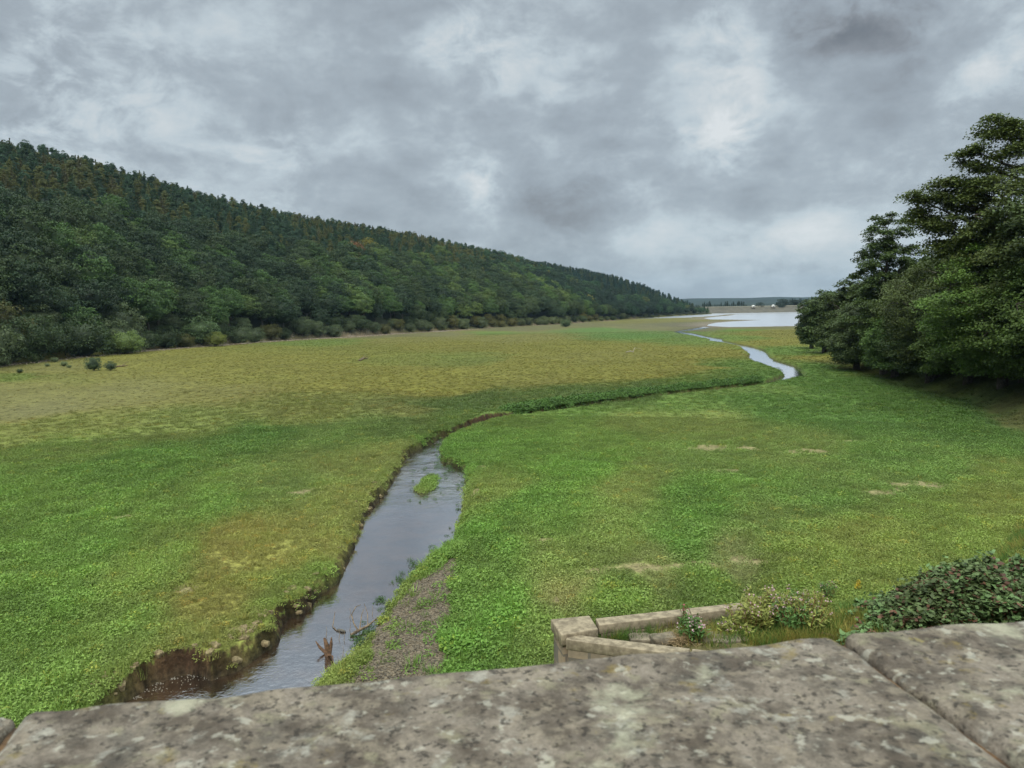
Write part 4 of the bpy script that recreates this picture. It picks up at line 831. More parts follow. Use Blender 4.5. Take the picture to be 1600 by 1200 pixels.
# ------------------------------------------------------------------ bridge parapet under the camera
def rbox(c, size, rad, rz=0.0, sub=8, amp=0.0, nsc=4.0, seed=0):
    """rounded, slightly uneven block"""
    import bmesh
    h = np.array(size) / 2; V = []; Qs = []; n = sub + 1
    u = np.linspace(-1, 1, n)
    for ax in range(3):
        for sg in (-1, 1):
            A, B = np.meshgrid(u, u, indexing='ij'); p = np.zeros((n * n, 3)); o1, o2 = (ax + 1) % 3, (ax + 2) % 3
            p[:, ax] = sg; p[:, o1] = A.ravel(); p[:, o2] = B.ravel(); base = len(V) * n * n; V.append(p)
            a_, b_ = np.meshgrid(np.arange(sub), np.arange(sub), indexing='ij'); i0 = base + (a_ * n + b_).ravel()
            q_ = np.stack([i0, i0 + n, i0 + n + 1, i0 + 1], 1); Qs.append(q_ if sg > 0 else q_[:, ::-1])
    V = np.concatenate(V) * h; cr_ = np.clip(V, -(h - rad), h - rad); dv = V - cr_; dl = np.linalg.norm(dv, axis=1)[:, None]
    V = cr_ + dv / np.maximum(dl, 1e-9) * np.minimum(rad, dl)
    if amp:
        k = V * nsc + seed * 3.7
        nz = np.stack([fbm(k[:, 1] + k[:, 2] * .7, k[:, 0] + k[:, 2], 1, 3, 1), fbm(k[:, 0] + 5 + k[:, 2], k[:, 2] - k[:, 1], 1, 3, 2), fbm(k[:, 0] + 9, k[:, 1] + k[:, 2], 1, 3, 3)], 1)
        V = V + nz * amp * 2
    cs, sn = math.cos(rz), math.sin(rz); V = np.stack([V[:, 0] * cs - V[:, 1] * sn, V[:, 0] * sn + V[:, 1] * cs, V[:, 2]], 1) + np.array(c)
    return V, np.concatenate(Qs)
m, t = newmat('lichened_stone'); co = t.n('ShaderNodeTexCoord').outputs['Object']
base = t.mix(t.ramp(t.noise(co, 14, 8, .68).outputs[0], .36, .64), srgb(75, 67, 59), srgb(126, 117, 106))
base = t.mix(t.ramp(t.noise(t.vm('ADD', co, (3, 1, 2)), 42, 6, .7).outputs[0], .50, .66, 0, .6), base, srgb(55, 51, 46))
base = t.mix(t.ramp(t.noise(t.vm('ADD', co, (4, 6, 2)), 30, 6, .66).outputs[0], .50, .62, 0, .5), base, srgb(138, 128, 112))
base = t.mix(t.ramp(t.noise(t.vm('ADD', co, (8, 4, 2)), 11, 5, .6).outputs[0], .54, .68, 0, .55), base, srgb(66, 65, 61))
base = t.mix(t.ramp(t.noise(t.vm('ADD', co, (1, 7, 5)), 17, 6, .6).outputs[0], .60, .69, 0, .6), base, srgb(159, 157, 146))
base = t.mix(t.ramp(t.noise(t.vm('ADD', co, (11, 7, 5)), 17, 7, .62).outputs[0], .60, .68, 0, .5), base, srgb(152, 151, 142))
base = t.mix(t.ramp(t.noise(t.vm('ADD', co, (5, 5, 1)), 20, 6, .6).outputs[0], .56, .66, 0, .45), base, srgb(135, 131, 106))
base = t.mix(t.ramp(t.noise(t.vm('ADD', co, (2, 9, 9)), 19, 5, .6).outputs[0], .62, .72, 0, .6), base, srgb(116, 100, 48))
base = t.mix(t.ramp(t.noise(t.vm('ADD', co, (2, 3, 7)), 60, 5, .6).outputs[0], .60, .68, 0, .55), base, srgb(43, 40, 35))
base = t.mix(t.ramp(t.noise(t.vm('ADD', co, (6, 2, 3)), 190, 3, .7).outputs[0], .35, .65, .0, .35), base, srgb(77, 71, 61))
base = t.mix(t.ramp(t.noise(t.vm('ADD', co, (9, 2, 6)), 95, 4, .6).outputs[0], .56, .64, 0, .75), base, srgb(43, 40, 36))
base = t.mix(t.ramp(t.noise(t.vm('ADD', co, (9, 8, 6)), 48, 4, .6).outputs[0], .58, .68, 0, .45), base, srgb(172, 170, 156))
base = t.mix(t.ramp(t.noise(t.vm('ADD', co, (21, 8, 6)), 8, 6, .62).outputs[0], .56, .68, 0, .5), base, srgb(173, 172, 148))
base = t.mix(t.ramp(t.noise(t.vm('ADD', co, (12, 29, 9)), 13, 5, .62).outputs[0], .66, .74, 0, .75), base, srgb(150, 138, 65))
hb_ = t.math('ADD', t.noise(co, 22, 8, .65).outputs[0], t.math('MULTIPLY', t.noise(co, 150, 4, .6).outputs[0], .25))
b = t.n('ShaderNodeBsdfPrincipled', i_Roughness=.92); t.put(b.inputs['Base Color'], base); b.inputs['Specular IOR Level'].default_value = .2
t.put(b.inputs['Normal'], t.bump(hb_, .8, .016)); finish(t, b.outputs[0]); M_lichen = m
M_mortar = simplemat('joint_mortar', srgb(52, 38, 26), srgb(128, 98, 66), 30, bdist=.006)
def masonry(name, c1, c2, scale, wdt=.5, hgt=.24, mort=.018):
    m, t = newmat(name); co = t.n('ShaderNodeTexCoord').outputs['UV'] if False else t.n('ShaderNodeNewGeometry').outputs['Position']
    sp_ = t.n('ShaderNodeSeparateXYZ', i_0=co); v = t.n('ShaderNodeCombineXYZ', i_0=t.math('ADD', sp_.outputs[0], t.math('MULTIPLY', sp_.outputs[1], .35)), i_1=sp_.outputs[2], i_2=0.0).outputs[0]
    br = t.n('ShaderNodeTexBrick'); t.put(br.inputs['Vector'], v); br.inputs['Scale'].default_value = 1.0
    br.inputs['Brick Width'].default_value = wdt; br.inputs['Row Height'].default_value = hgt; br.inputs['Mortar Size'].default_value = mort
    br.inputs['Color1'].default_value = (*c1, 1); br.inputs['Color2'].default_value = (*c2, 1); br.inputs['Mortar'].default_value = (*srgb(84, 78, 66), 1)
    nz = t.noise(co, 7, 6, .65).outputs[0]; col_ = t.mix(t.ramp(nz, .3, .7, 0, .6), br.outputs[0], srgb(70, 66, 54))
    b = t.n('ShaderNodeBsdfPrincipled', i_Roughness=.9); t.put(b.inputs['Base Color'], col_)
    t.put(b.inputs['Normal'], t.bump(t.math('ADD', t.math('MULTIPLY', br.outputs[1], -1.0), t.math('MULTIPLY', nz, .6)), .7, .03)); finish(t, b.outputs[0]); return m
M_mas = masonry('bridge_masonry', srgb(122, 112, 92), srgb(96, 88, 74), 1)
ZP = CAMZ - .443
eA = pix(40, 1106, ZP); eB = pix(1303, 985, ZP); eC = pix(1600, 970, ZP)
uu = (eB - eA); Ls = np.hypot(*uu[:2]); uu /= Ls; nn_ = np.array([uu[1], -uu[0], 0])       # nn_ points back to the road
br_ = empty('stone_bridge', (0, 0, 0)); tag(br_, 'lichen-spotted grey stone bridge parapet crossing the bottom of the photo', 'bridge')
rzb = math.atan2(uu[1], uu[0]); off0 = .0
joints = [-3.3, -2.25, -1.15, 0.0, Ls, Ls + 1.05, Ls + 2.0, Ls + 3.1]
for i_ in range(len(joints) - 1):
    a_, b_ = joints[i_] + .004, joints[i_ + 1] - .004
    tw = 0.0; sh_ = 0.0
    if i_ == 4: sh_ = .008
    c = eA + uu * (a_ + b_) / 2 + nn_ * (.25 + sh_) + np.array([0, 0, -.085 - (.003 if i_ % 2 else 0)])
    V, Qs = rbox(c, (b_ - a_, .50, .17), .014, rzb + tw, 80, .006, 11, i_)
    link('coping_stone', newmesh('coping_stone', V, Qs, M_lichen, True), br_)
    if i_:
        mbx = MB(); mbx.box(eA + uu * joints[i_] + nn_ * .25 + np.array([0, 0, -.09]), (.02, .47, .15), rzb); mbx.build('mortar_joint', M_mortar, br_)
mbx = MB(); mid = eA + uu * Ls / 2 + nn_ * .25; mbx.box((mid[0], mid[1], (ZP - .17 - 1.5) / 2), (40, .38, ZP - .17 + 1.5), rzb); mbx.build('parapet_wall', M_mas, br_)
mbx = MB(); c = mid + nn_ * 3.3; mbx.box((c[0], c[1], 6.9), (40, 6.2, .8), rzb); mbx.build('road_deck', simplemat('asphalt', (.04, .04, .04), (.07, .07, .065), 30), br_)

# ------------------------------------------------------------------ wing wall of the abutment
M_cop = simplemat('sandstone_coping', srgb(100, 90, 74), srgb(146, 134, 112), 9, bump=.5, bdist=.02)
M_mas2 = masonry('abutment_masonry', srgb(120, 106, 84), srgb(98, 86, 68), 1, .45, .22)
ww = empty('abutment_wall', (*pix(895, 975, 4.5)[:2], 0)); tag(ww, 'sandstone wing wall of the abutment with capped corner pier below the parapet', 'wall')
ox, oy = ww.location.x, ww.location.y
def prism(pts, z0, z1):
    pts = [np.array(p[:2]) - [ox, oy] for p in pts]; n = len(pts)
    V = [(p[0], p[1], z0) for p in pts] + [(p[0], p[1], z1) for p in pts]
    return V, [(0, 3, 2, 1), (4, 5, 6, 7)] + [(k, (k + 1) % 4, 4 + (k + 1) % 4, 4 + k) for k in range(4)]
def inset(pts, d_):
    c = np.mean([p[:2] for p in pts], 0); return [np.array(p[:2]) + (c - np.array(p[:2])) / np.linalg.norm(c - np.array(p[:2])) * d_ for p in pts]
def addprism(name, pts, z0, z1, mat, sub=0, bev=.02):
    V, Qs = prism(pts, z0, z1); o = link(name, newmesh(name, V, Qs, mat), ww)
    if bev: md = o.modifiers.new('bevel', 'BEVEL'); md.width = bev; md.segments = 2
    return o
ZC = 4.5
capp = [pix(877, 992, ZC), pix(935, 982, ZC), pix(921, 961, ZC), pix(860, 967, ZC)]
addprism('pier_cap', capp, ZC - .17, ZC, M_cop); addprism('pier', inset(capp, .05), -1, ZC - .17, M_mas2, bev=0)
r1 = pix(931, 977.5, ZC - .03); r2 = pix(1192, 946, ZC - .03); r3 = pix(1190, 937.5, ZC - .03); r4 = pix(925, 966.5, ZC - .03)
def lerp(a, b, k): return a + (b - a) * k
for k0, k1 in ((0.02, .556), (.56, 1)):
    addprism('coping_stone', [lerp(r1, r2, k0), lerp(r1, r2, k1), lerp(r4, r3, k1), lerp(r4, r3, k0)], ZC - .17, ZC - .03, M_cop, bev=.012)
addprism('rear_wall', inset([lerp(r1, r2, .02), r2, r3, lerp(r4, r3, .02)], .03), -1, ZC - .17, M_mas2, bev=0)
q1 = pix(884, 999, ZC - .05); q2 = pix(1105, 1029, ZC - .05); q3 = pix(1110, 1016.5, ZC - .05); q4 = pix(888, 990, ZC - .05)
e2 = q2 + (q2 - q1) * 2.2; e3 = q3 + (q3 - q4) * 2.2
for k0, k1 in ((0.0, .27), (.275, .55), (.555, 1)):
    addprism('coping_stone', [lerp(q1, e2, k0), lerp(q1, e2, k1), lerp(q4, e3, k1), lerp(q4, e3, k0)], ZC - .20, ZC - .05, M_cop, bev=.012)
addprism('front_wall', inset([q1, e2, e3, q4], .03), -1, ZC - .20, M_mas2, bev=0)

# ------------------------------------------------------------------ plants on the abutment
M_gleaf = leafmat('balsam_leaf', 'CONST', srgb(84, 116, 58), .3); M_yleaf = leafmat('yellowing_leaf', 'CONST', srgb(190, 168, 50), .3); M_pink = leafmat('pink_petal', 'CONST', srgb(208, 172, 180), .4, .5)
M_stem = leafmat('reddish_stem', 'CONST', srgb(132, 92, 66), 0); M_rleaf = leafmat('turning_leaf', 'CONST', srgb(132, 138, 70), .3); M_dkpink = leafmat('deep_pink_petal', 'CONST', srgb(170, 86, 100), .4, .5)
def balsam(px, py, h, wd_, seed, label, nst=9, leaf=M_gleaf, flower=M_pink, nfl=1.0, group='flowering plants on the abutment', name='balsam_plant'):
    r = np.random.default_rng(seed); p = pixg(px, py); e = empty(name, tuple(p)); sb = MB(); lb = MB(); fb = MB()
    for _ in range(nst):
        a = r.random() * 6.283; q_ = wd_ * math.sqrt(r.random()); hh = h * r.uniform(.6, 1.05); tip = np.array([q_ * math.cos(a), q_ * math.sin(a), hh]); base_ = np.array([tip[0] * .3, tip[1] * .3, -.05])
        mid_ = (tip + base_) / 2 + [tip[0] * .1, tip[1] * .1, .06]; sb.tube([base_, mid_, tip], [.007, .005, .003], 5)
        n_ = 26; k = r.uniform(.2, 1, n_)[:, None]; pos = base_ * (1 - k) ** 2 + 2 * mid_ * k * (1 - k) + tip * k ** 2 + r.normal(0, .035, (n_, 3))
        lb.leaves(pos, .085 * r.uniform(.6, 1.3, n_), .028, None, .6, r)
        if r.random() < nfl:
            m_ = int(r.integers(2, 7)); fb.leaves(tip + r.normal(0, .028, (m_, 3)), .032, .026, None, 1.0, r)
    sb.build('stem', M_stem, e); lb.build('leaves', leaf, e)
    if fb.v: fb.build('flowers', flower, e)
    return tag(e, label, 'plant', group)
balsam(1082, 1003, .34, .20, 1, 'green balsam with pale pink flowers standing alone between the two wing walls', 20)
balsam(1068, 985, .36, .04, 2, 'single stem with a dusky pink flower head behind the lone green balsam', 3, flower=M_dkpink)
PL = [(1168, 990, .30, .14, 'reddish balsam at the left end of the flower patch', M_rleaf), (1190, 985, .36, .16, 'balsam with many pale flowers near the right stub of rear coping', M_rleaf), (1212, 978, .40, .16, 'pale pink balsam in the middle of the flower patch, front row', M_rleaf), (1238, 985, .34, .18, 'green balsam at the parapet edge, left of the brambles', M_gleaf), (1262, 985, .36, .18, 'yellow-green balsam touching the brambles at the parapet', M_rleaf),
      (1222, 955, .36, .15, 'tall balsam behind the middle of the flower patch', M_rleaf), (1246, 952, .42, .16, 'pink-flowered balsam at the back left of the brambles', M_gleaf), (1270, 950, .44, .16, 'tall pink balsam leaning on the brambles', M_rleaf), (1293, 940, .46, .15, 'topmost pink balsam beside the yellow plant', M_gleaf), (1185, 960, .26, .14, 'short reddish balsam hiding the end of the rear wall', M_rleaf), (1150, 990, .14, .12, 'small sprig beside the dark stone block', M_rleaf)]
for i_, (a_, b_, h_, w_, lab, mt) in enumerate(PL): balsam(a_, b_, h_ * 1.25, w_ * 2.0, 20 + i_, lab, 20, mt, nfl=.55)
balsam(1338, 925, .34, .10, 50, 'bright yellow dying plant standing up behind the brambles', 5, M_yleaf, nfl=0, name='yellow_plant', group=None)
balsam(1505, 985, .26, .12, 51, 'yellow-green leafy sprig in front of the brambles by the parapet', 6, M_yleaf, nfl=0, name='yellow_plant', group=None)
balsam(1482, 965, .34, .05, 52, 'pink-red flower among the brambles near the right end', 4, M_gleaf, M_dkpink, group=None)
# bramble thicket
M_br1 = leafmat('bramble_green', 'CONST', srgb(80, 96, 56), .2, .8); M_br2 = leafmat('bramble_red', 'CONST', srgb(92, 64, 48), .2, .7); M_br3 = leafmat('bramble_light', 'CONST', srgb(96, 122, 74), .25, .5); M_cane = simplemat('bramble_cane', (.06, .03, .02), (.14, .08, .05), 20)
ZB = 4.9
bp = [tuple(pix(a_, b_, ZB)[:2]) for a_, b_ in [(1272, 1010), (1280, 972), (1312, 938), (1350, 908), (1440, 888), (1520, 886), (1600, 876), (1760, 880), (1900, 1000), (1700, 1240), (1290, 1240)]]
r = np.random.default_rng(77); bx_ = [q_[0] for q_ in bp]; by_ = [q_[1] for q_ in bp]
n = 42000; X = r.uniform(min(bx_), max(bx_), n * 4); Y = r.uniform(min(by_), max(by_), n * 4); k = inside(X, Y, bp); X, Y = X[k][:n], Y[k][:n]
dE, _ = dist_line(X, Y, [(*q_, 0) for q_ in bp], True); hh = .10 + .26 * np.clip(dE / 1.0, 0, 1) ** .6 + fbm(X, Y, 2.1, 3, 12) * .8 + fbm(X, Y, .8, 2, 18) * .3; Zt = ground(X, Y, False) + hh * (1 - r.random(len(X)) ** 3 * .0) - (r.random(len(X)) ** 2) * .30 + (r.random(len(X)) < .06) * r.random(len(X)) * .16
e = empty('bramble_thicket', (float(np.mean(bx_)), float(np.mean(by_)), 4.8)); P3 = np.stack([X, Y, Zt], 1) - np.array(e.location)
gx_ = fbm(X, Y, 1.1, 3, 99)
sel = r.random(len(X)) * .8 + gx_ * 1.5
for nm, mt, mk in (('green_leaves', M_br1, (sel < .5)), ('red_leaves', M_br2, (sel >= .5) & (sel < .62)), ('light_leaves', M_br3, sel >= .62)):
    lb = MB(); p = P3[mk]; p = np.repeat(p, 3, 0) + r.normal(0, .022, (len(p) * 3, 3)); lb.leaves(p, 0.074 * r.uniform(.6, 1.4, len(p)), .056, None, .5, r); lb.build(nm, mt, e)
cb = MB()
for _ in range(120):
    i_ = r.integers(len(P3)); a_ = r.random() * 6.28; p = P3[i_] + [0, 0, -.1]; L_ = r.uniform(.4, 1.1); dv = np.array([math.cos(a_), math.sin(a_), 0]) * L_
    cb.tube([p, p + dv * .35 + [0, 0, .16], p + dv * .7 + [0, 0, .15], p + dv + [0, 0, -.02]], [.005, .004, .003, .002], 4)
cb.build('canes', M_cane, e); tag(e, 'dark green and reddish bramble thicket on the bank behind the parapet', 'bramble')
# bank grass, yellowed
r = np.random.default_rng(8); n = 30000; X = np.concatenate([r.uniform(.9, 8, 9000), r.uniform(5, 34, n)]); Y = np.concatenate([r.uniform(8, 13.5, 9000), r.uniform(8, 38, n)])
ri = inside(X, Y, RAISED); dT, _ = dist_line(X, Y, TOE); dN, _ = dist_line(X, Y, NEARW); k = ri & (dT < 14) & (dN > .2) & ~((dT < .35) & (Y < 12)); near = (Y < 13) & (X < 8.5); k &= (~near | (np.arange(len(X)) < 9000)) & ~((Y < 10.9) & (X > 1.6) & (X < 3.2) & (r.random(len(X)) < .7))
X, Y, near = X[k], Y[k], near[k]; tn = np.array([srgb(146, 132, 68) if r.random() < .4 else srgb(122, 128, 60) for _ in X]); g_ = fbm(X, Y, 2.2, 3, 5)[:, None] > -.06; tn = np.where(g_, np.array(srgb(88, 116, 52)), tn)
scatter('bank_grass', np.stack([X, Y, ground(X, Y) - .01], 1), np.where(near, r.uniform(.5, .9, len(X)), r.uniform(.9, 1.6, len(X))), tn, protos('dry_tuft', [grass_mesh(70 + q_, 30, .15, .22, M_weed, .007) for q_ in range(3)]), 3, 'yellowing grass on the abutment and the bank behind the brambles', 'grass', 5)
M_rock = simplemat('grey_rock', srgb(78, 72, 60), srgb(126, 116, 98), 6, bump=.7, bdist=.03); M_dark = simplemat('dark_stone', srgb(48, 46, 42), srgb(92, 88, 80), 8)
def rock(px, py, size, rz, label, mat=M_rock, name='stone', seed=0, amp=.03, group=None, lift=.35, rad=None, sub=7, cat=None):
    p = pixg(px, py); V, Qs = rbox((0, 0, size[2] * lift), size, rad or min(size) * .3, 0, sub, amp, 7, seed); o = link(name, newmesh(name, V, Qs, mat, rad is None)); o.location = p; o.rotation_euler = (0, 0, rz)
    return tag(o, label, cat or name, group)
rock(1036, 1003, (.34, .22, .12), .1, 'broken brown block of stone lying beside the lone balsam', seed=1)
rock(1135, 985, (.20, .14, .12), -.2, 'dark square block standing on the flat rubble slabs', M_dark, 'stone_block', 2, .006, rad=.012)
for i_, (a_, b_, sx, rz_) in enumerate([(1128, 996, .42, .1), (1118, 1002, .5, -.1), (1146, 1001, .36, .2), (1000, 999, .3, 0)]):
    rock(a_, b_, (sx, .24, .06), rz_, ['flat slab directly under the dark square block', 'lower flat slab nearest the parapet below the dark block', 'flat slab to the right of the dark block', 'thin slab lying along the inside of the front wing wall'][i_], M_rock, 'stone_slab', 5 + i_, .02)
hb = MB(); r = np.random.default_rng(3); p = pixg(1060, 1006); n = 500; pos = r.normal(0, 1, (n, 3)) * [.12, .08, .03] + [0, 0, .05]; hb.leaves(pos, .13, .008, np.tile([0, 0, 1.], (n, 1)), .8, r); o = hb.build('dead_grass', leafmat('straw', 'CONST', srgb(140, 120, 88), .2)); o.location = p; tag(o, 'heap of straw-coloured dead grass between the brown block and the balsam', 'dead grass')

# ------------------------------------------------------------------ things in and by the stream
def wood(name, label, segs, z0f, mat=M_wood, group=None, cat='driftwood'):
    """segs: lists of (px, py, height above z0, radius)"""
    pts0 = pixf(segs[0][0][0], segs[0][0][1], z0f); e_ = None; b = MB()
    for s_ in segs:
        ps = []
        for (a_, b_, h_, r_) in s_:
            q_ = pixf(a_, b_, z0f); ps.append(q_ - pts0 + [0, 0, h_])
        b.tube(ps, np.array([q_[3] for q_ in s_]), 6)
    o = b.build(name, mat, None, True); o.location = pts0; return tag(o, label, cat, group)
wood('tree_stump', 'broken orange-brown stump standing up out of the shallow stream', [[(512, 1024, -.15, .09), (512, 1024, .22, .08), (508, 1024, .5, .03)], [(514, 1024, .0, .07), (518, 1023, .3, .05), (519, 1022, .48, .015)], [(511, 1022, .0, .05), (500, 1020, .16, .04), (494, 1018, .3, .012)], [(512, 1024, .02, .03), (520, 1031, .1, .02), (521, 1036, .0, .008)]], water_z, simplemat('rotten_wood', srgb(56, 42, 32), srgb(104, 78, 56), 14))
wood('drift_branch', 'forked branch lying across the right edge of the stream among weeds', [[(548, 994, .03, .04), (560, 990, .09, .045), (575, 984, .12, .035), (588, 975, .16, .02)], [(560, 990, .08, .03), (553, 984, .2, .02), (550, 978, .35, .018), (557, 973, .5, .012), (565, 972, .55, .008)], [(562, 989, .1, .02), (566, 980, .4, .012), (570, 976, .5, .008)], [(575, 984, .12, .015), (575, 976, .35, .01), (570, 968, .5, .008)], [(582, 980, .14, .015), (590, 974, .2, .008)]], water_z)
wood('drift_stick', 'thin dark stick bent in a V out of the water', [[(524, 968, .25, .008), (520, 980, .02, .014), (527, 987, .02, .012)]], water_z)
wood('drift_log', 'short black waterlogged log floating left of the forked branch', [[(528, 985, .02, .03), (534, 987, .04, .045), (540, 988, .02, .02)]], water_z, M_dark)
for i_, (a_, b_) in enumerate([(529, 1000), (537, 1002), (546, 986), (509, 995), (546, 966), (581, 962), (527, 1042), (535, 1026)]):
    wood('twig', 'thin dark twig poking out of the shallow water, %s' % ['right of and above the stump', 'just right of the first upright twig', 'right of the black log', 'left of the stump top', 'upstream of the forked branch', 'furthest up the stream, by the weeds', 'lower right of the stump', 'nearest the grassy bank'][i_], [[(a_, b_, -.05, .01), (a_ + 2, b_ - 2, .14, .006), (a_ + 1, b_ - 5, .22, .004)]], water_z, group='twigs poking out of the shallow stream')
wood('drift_log', 'bleached fallen branch at the head of the visible stream under the earth bank', [[(702, 668, .28, .04), (722, 673, .2, .06), (738, 674, .12, .06), (752, 671, .14, .04), (762, 668, .2, .02)], [(738, 674, .12, .03), (746, 669, .35, .02), (752, 668, .45, .01)], [(722, 680, .05, .05), (740, 677, .08, .05), (765, 672, .1, .03)]], water_z, M_woodp)
wood('drift_log', 'thin fallen trunk along the earth bank above the bleached branch', [[(712, 676, .3, .05), (735, 667, .42, .05), (760, 660, .5, .04), (790, 655, .55, .02)]], water_z)
wood('dead_bush', 'small heap of dead black branches alone in the open meadow', [[(562, 564, .1, .12), (568, 563, .35, .15), (575, 562, .3, .08)], [(565, 563, .2, .1), (570, 561, .7, .06)], [(567, 563, .2, .1), (573, 563, .75, .05), (577, 563, .55, .03)], [(560, 564, .1, .08), (566, 563, .5, .05)]], floor_z, M_wood)
wood('dead_branch', 'pale dead branch arching up from the meadow below the lake', [[(989, 551, 0, .07), (990, 551, .5, .06), (992, 550, .9, .05), (999, 550, .7, .04), (1004, 550, .3, .03)], [(978, 551, .1, .1), (985, 551, .3, .12), (990, 551, .2, .1)]], floor_z, M_woodp)
lr = np.random.default_rng(9)
for i_, (a_, b_, l_, rz_) in enumerate([(292, 541.5, 5, 0), (306, 542, 4, .3), (322, 541, 5, -.2), (374, 538.5, 6, .1), (384, 538, 4, -.3), (410, 535, 4, .2), (276, 543, 3, .4), (690, 519, 5, .1), (545, 526, 6, 0), (190, 574, 2.2, .1), (500, 528, 4, .2)]):
    p = pixg(a_, b_); b = MB(); L_ = l_ / 2; b.tube([(-L_, 0, .12), (-L_ * .3, lr.normal(0, .2), .22), (L_ * .4, lr.normal(0, .2), .2), (L_, 0, .35)], [.14, .16, .12, .04], 6); b.tube([(0, 0, .2), (.6, .4, .7), (1.1, .5, 1.0)], [.08, .05, .02], 6)
    o = b.build('drift_log', M_woodp if i_ % 3 else M_wood, None, True); o.location = p; o.rotation_euler = (0, 0, rz_)
    tag(o, 'bleached drift log stranded at the foot of the wood, %s from the left' % ordinal([290, 306, 322, 374, 384, 410, 276, 690, 545, 190, 500].__len__() and [3, 4, 5, 6, 7, 8, 2, 11, 10, 1, 9][i_]), 'drift log', 'drift logs along the left shore')
# clods of pale earth on the lip of the cut bank
M_clod = simplemat('dry_earth', srgb(84, 72, 50), srgb(138, 124, 92), 9, bump=.8, bdist=.03)
r = np.random.default_rng(31); LW = np.array([pixf(a_, b_, water_z)[:2] for a_, b_, _ in LEFT[1:24]]); CL = []
for i_ in range(70):
    k = (r.random() ** 1.3) * (len(LW) - 1.01); j_ = int(k); p = LW[j_] * (1 - k + j_) + LW[j_ + 1] * (k - j_); tn_ = LW[j_ + 1] - LW[j_]; tn_ /= np.linalg.norm(tn_)
    p = p + np.array([-tn_[1], tn_[0]]) * r.uniform(-.02, .75); CL.append((p[0], p[1], r.uniform(.05, .15), k))
CL.sort(key=lambda q: q[3])
for i_, (x_, y_, s_, k) in enumerate(CL):
    V, Qs = rbox((0, 0, 0), (s_ * 1.9, s_ * 1.3, s_), s_ * .25, 0, 6, s_ * .28, 2.2 / s_, i_); o = link('earth_clod', newmesh('earth_clod', V, Qs, M_clod, True)); o.location = (x_, y_, gz(x_, y_) + s_ * .12); o.rotation_euler = (.2 * math.sin(i_), .2, i_ * 1.3)
    tag(o, 'dry earth lump on the undercut left bank, %s up the stream from the bridge' % ordinal(i_ + 1), 'earth clod', 'earth clods on the cut bank')
# gravel, foam, water weed
M_grav = leafmat('gravel_stone', 'INST', trans=0, var=.2)
gp = []
for q_ in range(4): V, Qs = rbox((0, 0, 0), (.07, .05, .035), .016, 0, 2, .008, 30, q_); gp.append(newmesh('pebble', V, Qs, M_grav, True, {'v': ('FACE', np.full(len(Qs), .5))}))
GC = protos('pebble', gp)
r = np.random.default_rng(12); bx_ = np.array(BAR); X = r.uniform(bx_[:, 0].min() - 1, bx_[:, 0].max() + 1, 60000); Y = r.uniform(bx_[:, 1].min() - 1, bx_[:, 1].max() + 1, 60000)
k = inside(X + fbm(X, Y, .9, 3, 5) * .9, Y, BAR) & (r.random(len(X)) < .42); X, Y = X[k], Y[k]; Z = ground(X, Y); k = Z > water_z(Y) - .02; X, Y, Z = X[k], Y[k], Z[k]
tn = np.array(srgb(86, 77, 62)) * r.uniform(.4, 1.6, len(X))[:, None]
scatter('gravel', np.stack([X, Y, Z], 1), r.uniform(.5, 1.5, len(X)), tn, GC, 4, 'brown gravel of the bar between the stream and the right meadow', 'gravel', 4)
r = np.random.default_rng(13); aa_ = r.uniform(A1[3] - .25, az_of(1000, 500), 9000); rf_ = np.interp(aa_, A1, RF1); rd = rf_ * (1 - .012 + r.normal(0, .014, 9000)); X, Y = rd * np.sin(aa_), rd * np.cos(aa_); k = fbm(X, Y, .03, 3, 19) + .08 + r.normal(0, .05, len(X)) > .0; X, Y = X[k], Y[k]
scatter('shore_stones', np.stack([X, Y, ground(X, Y)], 1), r.uniform(3, 10, len(X)), np.array(srgb(120, 108, 92)) * r.uniform(.5, 1.6, len(X))[:, None], GC, 4, 'loose stones scattered along the foot of the left wood', 'stones', 4)
M_foam = leafmat('foam', 'CONST', srgb(170, 164, 150), 0, .3); fbm_ = MB(); r = np.random.default_rng(14)
for a_, b_, sd_, n_ in ((212, 1090, 4, 26), (225, 1078, 4, 26), (245, 1068, 3, 26), (270, 1060, 3, 30), (300, 1056, 3, 30), (325, 1060, 4, 26), (250, 1076, 7, 26), (290, 1064, 7, 20)):
    for _ in range(n_):
        p = pixf(a_ + r.normal(0, sd_ * 1.6), b_ + r.normal(0, sd_ * .5), water_z); s_ = r.uniform(.004, .016); an = np.arange(6) * math.pi / 3
        V = [(p[0] + s_ * math.cos(x_) * r.uniform(.6, 1.3), p[1] + s_ * math.sin(x_) * r.uniform(.6, 1.3), p[2] + .006) for x_ in an]; fbm_.add(V, [(0, 1, 2, 3), (0, 3, 4, 5)])
o = fbm_.build('foam', M_foam); tag(o, 'white foam flecks floating in the dark pool under the cut bank', 'foam', None, 'stuff')
r = np.random.default_rng(15); pts = []
for (a_, b_, w_) in RIGHT[4:]:
    for _ in range(16): p = pixf(a_ + r.normal(-3, 5), b_ + r.normal(0, 7), water_z); pts.append(p)
for _ in range(30): p = pixf(r.uniform(640, 700), r.uniform(728, 785), water_z); pts.append(p)
pts = np.array(pts); g_ = ground(pts[:, 0], pts[:, 1]); k = g_ < pts[:, 2] + .05; pts = pts[k]
scatter('water_weed', pts - [0, 0, .02], r.uniform(.25, .7, len(pts)), np.tile(srgb(66, 92, 48), (len(pts), 1)), WC, 6, 'green weed standing in the shallow right edge of the stream', 'water weed', 6)

